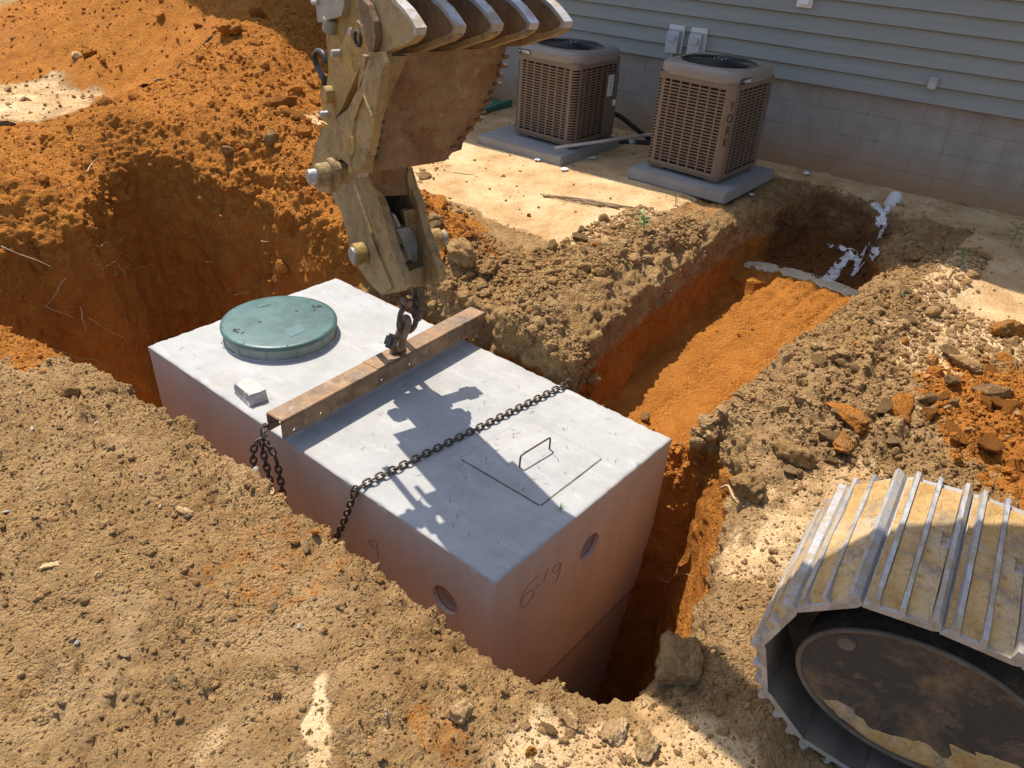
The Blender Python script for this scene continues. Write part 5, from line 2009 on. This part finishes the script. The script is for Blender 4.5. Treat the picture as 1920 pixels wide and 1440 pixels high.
def big_link(name, a_, b_, wid, r_, face, label, cat='shackle', mat='rust'):
    """oval ring from a to b lying in the plane that holds face"""
    d = (b_ - a_); L = d.length; d.normalize()
    y_ = (face - d * face.dot(d)).normalized(); z_ = d.cross(y_)
    c_ = (a_ + b_) / 2
    bm = bmesh.new()
    tube(bm, [c_ + d * p.x + y_ * p.y for p in link_pts(L + r_ * 2, wid, 9)], r_, 12, closed=True)
    r = obj(name, bm, M[mat], smooth=True)
    return tag(r, label, cat)


bpy.context.view_layer.update()
S1 = big_link('shackle', onO(787, 528, .035), onO(781, 592, .03), .060, .0145, AV, 'dark shackle hooked under the excavator thumb', mat='chain')
bm = bmesh.new(); c_ = onO(762, 566, .03); cyl(bm, c_ - AV * .03, c_ + AV * .03, .019, 18); o = obj('shackle_pin', bm, M['rust'], S1, True, bevel=.003)
bm = bmesh.new(); cyl(bm, onO(762, 566, .03), onO(790, 562, .03), .012, 14); obj('shackle_bolt', bm, M['chain'], S1, True)
S2 = big_link('ring_link', onO(768, 578, .03), onO(762, 618, .03), .090, .0135, WV, 'thick angular steel ring link joining the two shackles above the beam', 'ring', 'chain')
S3_ = big_link('hook_shackle', onO(762, 603, .03), lug + Vector((0, 0, .035)), .050, .017, AV, 'heavy rusty shackle tilted onto the lug of the lifting beam', 'shackle')
bm = bmesh.new(); c_ = lug + Vector((0, 0, .045)); cyl(bm, c_ - bn * .045, c_ + bn * .045, .020, 18); obj('shackle_pin', bm, M['rust'], S3_, True, bevel=.003)
bm = bmesh.new(); c_ = onO(733, 640, .03); box(bm, c_, (.05, .06, .07), Rb @ Matrix.Rotation(.5, 3, 'Y')); obj('shackle_eye', bm, M['chain'], S3_, True, bevel=.014)

# crawler track
GW = Vector((.9909, .1341, 0)); GF = Vector((-.1341, .9909, 0)); TO = Vector((.02, -1.16, 0))


def TR(d, s, z):
    return TO + GW * d + GF * s + Vector((0, 0, z))


C0 = (-.075, .448); RR = .292          # front centre of the loop, radius of the shoe plates
REAR = -2.3
PITCH = .172


def loop(s):
    """position, outward angle along the track loop; s=0 at start of the front arc on top"""
    arc = math.pi * RR
    run = C0[0] - REAR
    tot = 2 * arc + 2 * run
    s = s % tot
    if s < arc:
        t = math.pi / 2 - s / RR
        return C0[0] + RR * math.cos(t), C0[1] + RR * math.sin(t), t
    s -= arc
    if s < run: return C0[0] - s, C0[1] - RR, -math.pi / 2
    s -= run
    if s < arc:
        t = -math.pi / 2 - s / RR
        return REAR + RR * math.cos(t), C0[1] + RR * math.sin(t), t
    s -= arc
    return REAR + s, C0[1] + RR, math.pi / 2


SHOE_W = .60
bm = bmesh.new()
# local: x across width 0..W, y along, z out
hp = PITCH / 2
pr = [(-hp * .98, 0), (-hp * .98, .018), (-hp + .012, .036), (-hp + .022, .036), (-hp + .028, .010), (-.008, .010), (-.0055, .033), (.0055, .033), (.008, .010), (hp - .040, .010), (hp - .034, .033), (hp - .023, .033), (hp - .016, .010), (hp * .99, .004), (hp * .99, -.006), (-hp * .8, -.006)]
nseg = 14
prev = None
rows2 = []
for k in range(nseg + 1):
    x = SHOE_W * k / nseg
    rows2.append([bm.verts.new((x, y, z + (random.uniform(-.0015, .0015) if z > .02 else 0))) for y, z in pr])
for a_, b_ in zip(rows2, rows2[1:]):
    for k in range(len(pr)):
        k2 = (k + 1) % len(pr)
        bm.faces.new((a_[k], a_[k2], b_[k2], b_[k]))
bm.faces.new(rows2[0]); bm.faces.new(rows2[-1][::-1])
bmesh.ops.recalc_face_normals(bm, faces=bm.faces)
shoe_me = bpy.data.meshes.new('track_shoe'); bm.to_mesh(shoe_me); bm.free(); shoe_me.materials.append(M['steel']); shoe_me.materials.append(M['dusty'])
for p_ in shoe_me.polygons:
    if p_.normal.z < -.3: p_.material_index = 1


def mud_mesh(seed):
    rg = np.random.default_rng(seed)
    bm = bmesh.new()
    nxm, nym = 46, 16
    for (ya, yb) in ((-hp + .027, -.007), (.007, hp - .037), (hp - .024, hp - .006)):
        g = []
        for i in range(nxm + 1):
            row = []
            for j in range(nym + 1):
                x = .012 + (SHOE_W - .03) * i / nxm; y = ya + (yb - ya) * j / nym
                p = np.array([[x, y, seed * 1.7]])
                f_ = fbm(p, 7, 3, .6, seed)[0]; f2_ = fbm(p, 30, 3, .6, seed + 3)[0]
                edge_ = min(1, min(i, nxm - i) / 2.0)
                z = .010 + edge_ * max(-.004, (.0185 if yb < hp - .01 else .006) + .009 * f_ + .004 * f2_ - (.02 if f_ < -.68 else 0))
                row.append(bm.verts.new((x, y, min(z, .034))))
            g.append(row)
        for a_, b_ in zip(g, g[1:]):
            for k in range(nym): bm.faces.new((a_[k], b_[k], b_[k + 1], a_[k + 1])).smooth = True
    me = bpy.data.meshes.new('dried_mud'); bm.to_mesh(me); bm.free(); me.materials.append(M['mud'])
    return me


muds = [mud_mesh(k) for k in range(4)]
tot = 2 * math.pi * RR + 2 * (C0[0] - REAR)
ns = int(round(tot / PITCH)); pit = tot / ns
bpy.context.view_layer.update()
einv = EXC.matrix_world.inverted()
for k in range(ns):
    s = pit * (k + .15)
    y_, z_, t = loop(s)
    # chord orientation
    y1_, z1_, _ = loop(s - pit * .45); y2_, z2_, _ = loop(s + pit * .45)
    dy = Vector((0, y1_ - y2_, z1_ - z2_)).normalized()
    along = (GF * dy.y + Vector((0, 0, dy.z))).normalized()
    outv = (-GW.cross(along)).normalized()
    if outv.dot(GF * math.cos(t) + Vector((0, 0, 1)) * math.sin(t)) < 0:
        outv = -outv; 
    along = outv.cross(GW).normalized()
    c_ = TR(0, (y1_ + y2_) / 2, (z1_ + z2_) / 2)
    mt = Matrix(((GW.x, along.x, outv.x, c_.x), (GW.y, along.y, outv.y, c_.y), (GW.z, along.z, outv.z, c_.z), (0, 0, 0, 1)))
    o = bpy.data.objects.new('track_shoe', shoe_me); COL.objects.link(o); o.parent = EXC; o.matrix_local = einv @ mt
    if outv.z > -.3:
        m_ = bpy.data.objects.new('dried_mud', muds[k % 4]); COL.objects.link(m_); m_.parent = o
# inner chain belt, idler, frame
bm = bmesh.new()
pts_o = [loop(tot * k / 90)[:2] for k in range(90)]
ring_o = [TR(.18, C0[0] + (y - C0[0]) * 1.0, z) for y, z in pts_o]


def inset(y, z, d):
    yc = min(max(y, REAR), C0[0]); v = Vector((y - yc, z - C0[1]))
    v = v * (1 - d / RR); return yc + v.x, C0[1] + v.y


ro = [inset(y, z, .012) for y, z in pts_o]; ri = [inset(y, z, .075) for y, z in pts_o]
nO = len(ro)
va = [bm.verts.new(TR(.20, *p)) for p in ro]; vb = [bm.verts.new(TR(.20, *p)) for p in ri]
vc = [bm.verts.new(TR(.40, *p)) for p in ro]; vd = [bm.verts.new(TR(.40, *p)) for p in ri]
for k in range(nO):
    j = (k + 1) % nO
    bm.faces.new((va[k], va[j], vb[j], vb[k])); bm.faces.new((vc[k], vd[k], vd[j], vc[j]))
    bm.faces.new((va[k], vc[k], vc[j], va[j])); bm.faces.new((vb[k], vb[j], vd[j], vd[k]))
epart('track_chain', bm, M['grime'])
bm = bmesh.new(); cc = TR(.045, -.105, .442); slab(bm, [cc - GF * .065 + (GF * .300 * math.cos(t) + Vector((0, 0, 1)) * .203 * math.sin(t)) for t in [2 * math.pi * k / 72 for k in range(72)]], GW * .11)
IDL = epart('idler_wheel', bm, M['grime'], bevel=.012)
bm = bmesh.new()
tube(bm, [cc - GF * .065 + (GF * .300 * math.cos(t) + Vector((0, 0, 1)) * .203 * math.sin(t)) for t in [2 * math.pi * k / 72 for k in range(72)]], .008, 8, closed=True)
epart('idler_rim', bm, M['dusty'], IDL, smooth=True)
bm = bmesh.new(); c2 = TR(.02, -.09, .44) ; cyl(bm, TR(.037, .035, .545), TR(.06, .035, .545), .024, 20); epart('bolt', bm, M['dusty'], IDL, bevel=.004)
bm = bmesh.new()
slab(bm, [TR(.060, *p) for p in ((-.16, .63), (-.34, .60), (-.60, .56), (-2.2, .56), (-2.2, .26), (-.60, .26), (-.30, .235), (-.12, .24))], GW * .40)
epart('track_frame', bm, M['grime'], bevel=.01)
# caked clay smeared on the idler face
bm = bmesh.new()
gl = []
for i in range(26):
    row = []
    for j in range(9):
        t = 3.35 + 2.2 * i / 25; rr_ = .197 * (1 - (.62 * j / 8) * (.45 + .40 * fbm(np.array([[i * .33, 0, 1.]]), 1.0, 3, .6, 8)[0] + .25 * math.sin(i * .12)))
        p = np.array([[i * .2, j * .2, 3.]]); z__ = -.006 + .018 * math.sin(math.pi * min(j, 7.5) / 8) ** .6 * math.sin(math.pi * (i + .5) / 26) ** .4 + .008 * fbm(p, 2, 3, .6, 5)[0]
        q = cc - GF * .065 + (GF * math.cos(t) * 1.46 + Vector((0, 0, 1)) * math.sin(t)) * rr_ - GW * z__
        row.append(bm.verts.new(q))
    gl.append(row)
for a_, b_ in zip(gl, gl[1:]):
    for k in range(8): bm.faces.new((a_[k], a_[k + 1], b_[k + 1], b_[k]))
epart('caked_clay', bm, M['mud'], IDL, smooth=True)
# upper structure and boom, outside the picture to the right
bm = bmesh.new(); box(bm, (1.35, -3.1, 1.25), (2.1, 2.1, .75)); epart('engine_house', bm, M['yellow'], bevel=.05)
bm = bmesh.new()
bp = [(Vector((1.42, -2.0, 1.15))), (Vector((.85, -1.2, 2.6))), (Vector((.27, .2, 3.50))), (LOZ(-.22, .10, 3.15)), (LOZ(-.22, .08, 2.9)), (Vector((.29, .2, 3.1))), (Vector((.87, -1.1, 2.2))), (Vector((1.44, -1.7, 1.15)))]
slab(bm, bp, Vector((.24, .05, 0)))
epart('boom', bm, M['yellow'])

# ------------------------------------------------------------------ small things
def twig(name, pts, r0, r1, mat, label, cat='twig', group=None):
    bm = bmesh.new()
    rj = random.Random(len(label) * 7 + int(r0 * 1e4))
    L_ = (Vector(pts[0]) - Vector(pts[-1])).length
    pts = [q for a, b in zip(pts, pts[1:]) for q in (Vector(a), Vector(a).lerp(Vector(b), .5) + Vector((rj.uniform(-1, 1), rj.uniform(-1, 1), rj.uniform(-1, 1))) * L_ * .05)] + [Vector(pts[-1])]
    P = smooth_line(pts, 5)
    n = len(P)
    r0, r1 = r0 * .8, r1 * .6
    tube(bm, P, r0, 6, radii=[r0 + (r1 - r0) * k / (n - 1) for k in range(n)])
    return tag(obj(name, bm, M[mat], smooth=True), label, cat, group)


def gpt(px, py, up=.01):
    p = on_ground(px, py)
    v = ray(px, py).normalized()
    return p - v * up * 2


roots = [
    ([(2, 462), (40, 478), (95, 500)], .006, 'long pale root sticking from the pit wall at the left picture edge'),
    ([(125, 520), (108, 545), (84, 576)], .004, 'thin bent root on the left pit wall above the foreground rim'),
    ([(82, 572), (110, 585), (138, 597)], .004, 'thin root lying along the left pit rim'),
    ([(150, 575), (154, 598), (160, 622)], .006, 'short stout pale root hanging beside the left pit rim'),
    ([(165, 595), (205, 622), (245, 655)], .003, 'long faint root curving down the left pit wall'),
    ([(180, 460), (195, 456), (207, 456)], .004, 'short pale root on the far pit wall left of its middle'),
    ([(180, 496), (215, 490), (242, 480)], .004, 'forked pale root on the shaded far pit wall'),
    ([(250, 508), (268, 500), (288, 496)], .003, 'fine root right of the forked one on the far pit wall'),
    ([(222, 498), (233, 508), (236, 522)], .004, 'hooked root tip below the forked root'),
    ([(164, 322), (172, 308), (183, 297)], .006, 'upright root poking from the top of the far pit wall'),
    ([(386, 490), (400, 491)], .005, 'stubby root high behind the green lid'),
    ([(438, 553), (455, 549), (470, 547)], .004, 'straw coloured root just above the green lid'),
    ([(490, 452), (505, 452)], .006, 'short root at the right of the shaded pit wall'),
]
for pts, r_, lab in roots:
    twig('root', [gpt(x, y, .02) for x, y in pts], r_, r_ * .5, 'root', lab, 'root')
for pts, r_, lab, mt in [
    ([(892, 1192), (893, 1175), (900, 1155)], .0045, 'upright pale splinter standing on the foreground pit rim', 'root'),
    ([(1237, 1086), (1265, 1080), (1300, 1081)], .004, 'pale root jutting out of the pit wall right of the tank', 'root'),
    ([(1352, 915), (1375, 932), (1395, 950)], .008, 'grey root end sticking out of the bank corner above the pit', 'root'),
    ([(850, 322), (890, 328), (940, 348)], .005, 'yellow straw stalk lying on the sand right of the bucket', 'straw'),
    ([(100, 655), (145, 672), (205, 690)], .003, 'dry stalk on the left foreground rim', 'straw'),
    ([(295, 722), (325, 727), (352, 731)], .0025, 'thin straw reaching over the pit edge towards the tank', 'straw'),
    ([(1780, 520), (1800, 500), (1808, 472)], .005, 'thin bare twig in the shade near the right weeds', 'stick'),
]:
    twig('twig', [gpt(x, y, .012) for x, y in pts], r_, r_ * .5, mt, lab)
# bundle of sticks on the sand
r = empty('brush_bundle', gpt(1090, 378), 'bundle of dry brown twigs lying on the sand between trench and pads', 'twigs')
rr = random.Random(4)
for k in range(9):
    f0, f1_ = rr.uniform(0, .5), rr.uniform(.6, 1)
    P = []
    for f_ in (f0, (f0 + f1_) / 2, f1_):
        P.append(gpt(995 + 205 * f_, 366 + 24 * f_ + rr.uniform(-5, 5), .012 + rr.uniform(0, .01)))
    bm = bmesh.new(); tube(bm, smooth_line(P, 4), .004 + .004 * rr.random(), 6)
    obj('twig', bm, M['stick'], r, True, smooth=True)


def weed(px, py, hgt, n, label, sd, leafw=.35, cat='weed'):
    p = on_ground(px, py)
    rg = random.Random(sd)
    r = empty('weed', p, label, cat)
    bm = bmesh.new()
    top = p + Vector((rg.uniform(-.02, .02), rg.uniform(-.02, .02), hgt))
    tube(bm, smooth_line([p, p.lerp(top, .5) + Vector((.006, 0, 0)), top], 4), .003, 5)
    obj('stem', bm, M['leaf'], r, True)
    for k in range(n):
        f_ = .3 + .7 * k / n
        q = k * 2.4 + rg.uniform(-.3, .3); L = hgt * rg.uniform(.35, .6)
        b_ = p.lerp(top, f_)
        d = Vector((math.cos(q), math.sin(q), rg.uniform(.1, .7))).normalized()
        s = Vector((-d.y, d.x, 0)).normalized() * L * leafw * .5
        bm = bmesh.new()
        P = [b_, b_ + d * L * .35 + s, b_ + d * L * .7 + s * .8 - Vector((0, 0, L * .04)), b_ + d * L - Vector((0, 0, L * .16)), b_ + d * L * .7 - s * .8 - Vector((0, 0, L * .04)), b_ + d * L * .35 - s]
        c_ = bm.verts.new(b_ + d * L * .5 - Vector((0, 0, L * .06)))
        vs_ = [bm.verts.new(v) for v in P]
        for i in range(6): bm.faces.new((c_, vs_[i], vs_[(i + 1) % 6]))
        obj('leaf', bm, M['leaf'], r, True)
    return r


weed(1207, 437, .13, 12, 'green leafy weed on the sand at the trench edge', 1)
weed(1266, 386, .08, 6, 'smaller pale green seedling near the nearer air conditioner pad', 2, .3)
weed(1800, 500, .12, 14, 'thin-leaved green weed on the shaded sand at the right', 3, .12)
weed(1893, 462, .16, 14, 'taller spindly weed at the right picture edge', 4, .10)
weed(1475, 292, .10, 12, 'low dark weed at the foot of the house wall', 5, .3)
p = on_ground(955, 252); tuft(p.x, p.y, p.z + .09, 7, .06, 'tiny green tuft at the sunlit corner of the farther pad', sd=7)
for k, (px, py) in enumerate(((1890, 620), (1690, 555), (1860, 440))):
    p = on_ground(px, py); tuft(p.x, p.y, p.z, 9, .06, ('sparse grass tuft on the sand at the far right', 'sparse grass tuft beside the ridge top near the puddle', 'sparse grass tuft in shade near the foundation')[k], 'leaf', 20 + k)


def scrap(px, py, s, label, sd):
    p = on_ground(px, py); rg = random.Random(sd)
    bm = bmesh.new()
    n = 9
    vs_ = [bm.verts.new(p + Vector((math.cos(6.283 * k / n) * s * rg.uniform(.6, 1.2), math.sin(6.283 * k / n) * s * rg.uniform(.4, .9), .012 + rg.uniform(0, .012)))) for k in range(n)]
    c_ = bm.verts.new(p + Vector((0, 0, .022)))
    for k in range(n): bm.faces.new((c_, vs_[k], vs_[(k + 1) % n]))
    r = bmesh.ops.extrude_face_region(bm, geom=bm.faces[:])
    for v in [e for e in r['geom'] if isinstance(e, bmesh.types.BMVert)]: v.co.z -= .004
    return tag(obj('paper_scrap', bm, M['white']), label, 'scrap')


scrap(1008, 302, .035, 'crumpled white scrap at the foot of the farther pad', 1)
scrap(1058, 320, .042, 'flat white scrap on the sand right of the crumpled one', 2)
scrap(1110, 299, .04, 'white scrap in shade between the two pads', 3)
scrap(1408, 368, .03, 'pale scrap in shade beside the nearer pad', 4)
scrap(1512, 328, .035, 'silvery scrap on the soil near the foundation', 5)
scrap(1738, 383, .014, 'tiny white scrap right of the outlet pipe', 6)
# pale pebbles in the foreground
peb = [(30, 740), (60, 805), (205, 840), (262, 890), (277, 942), (300, 950), (65, 970), (12, 960), (320, 915), (48, 705), (330, 1128), (145, 1205), (590, 1122), (560, 1175), (240, 730), (180, 795), (140, 1355), (725, 1338), (640, 1370), (480, 880)]
peb_me = []
for k in range(4):
    V = rock_shape(ICO2, 900 + k, .3, .55, 5)
    me = bpy.data.meshes.new('pebble'); me.from_pydata(V.tolist(), [], ICO2[1].tolist()); me.materials.append(M['brick'] if k % 2 else M['soil'])
    for nm, a in (('clay', 0), ('pale', 1), ('damp', 0), ('val', .6)):
        at = me.attributes.new(nm, 'FLOAT', 'POINT'); at.data.foreach_set('value', np.full(len(V), a, np.float32))
    peb_me.append(me)
for k, (px, py) in enumerate(peb):
    p = on_ground(px, py)
    if p is None: continue
    o = bpy.data.objects.new('pebble', peb_me[k % 4]); s = random.uniform(.007, .013)
    o.scale = (s * 1.3, s, s); o.location = p + Vector((0, 0, s * .3)); o.rotation_euler = (random.uniform(-.5, .5), 0, random.uniform(0, 6))
    COL.objects.link(o); tag(o, 'small whitish pebble lying on the brown foreground bank', 'pebble', 'whitish pebbles on the foreground bank')
bpy.context.view_layer.update()
print('script time', round(time.time() - T_START, 1), 'objects', len(bpy.data.objects), 'tris', sum(len(o.data.loop_triangles) if False else sum(max(0, p.loop_total - 2) for p in []) for o in []))
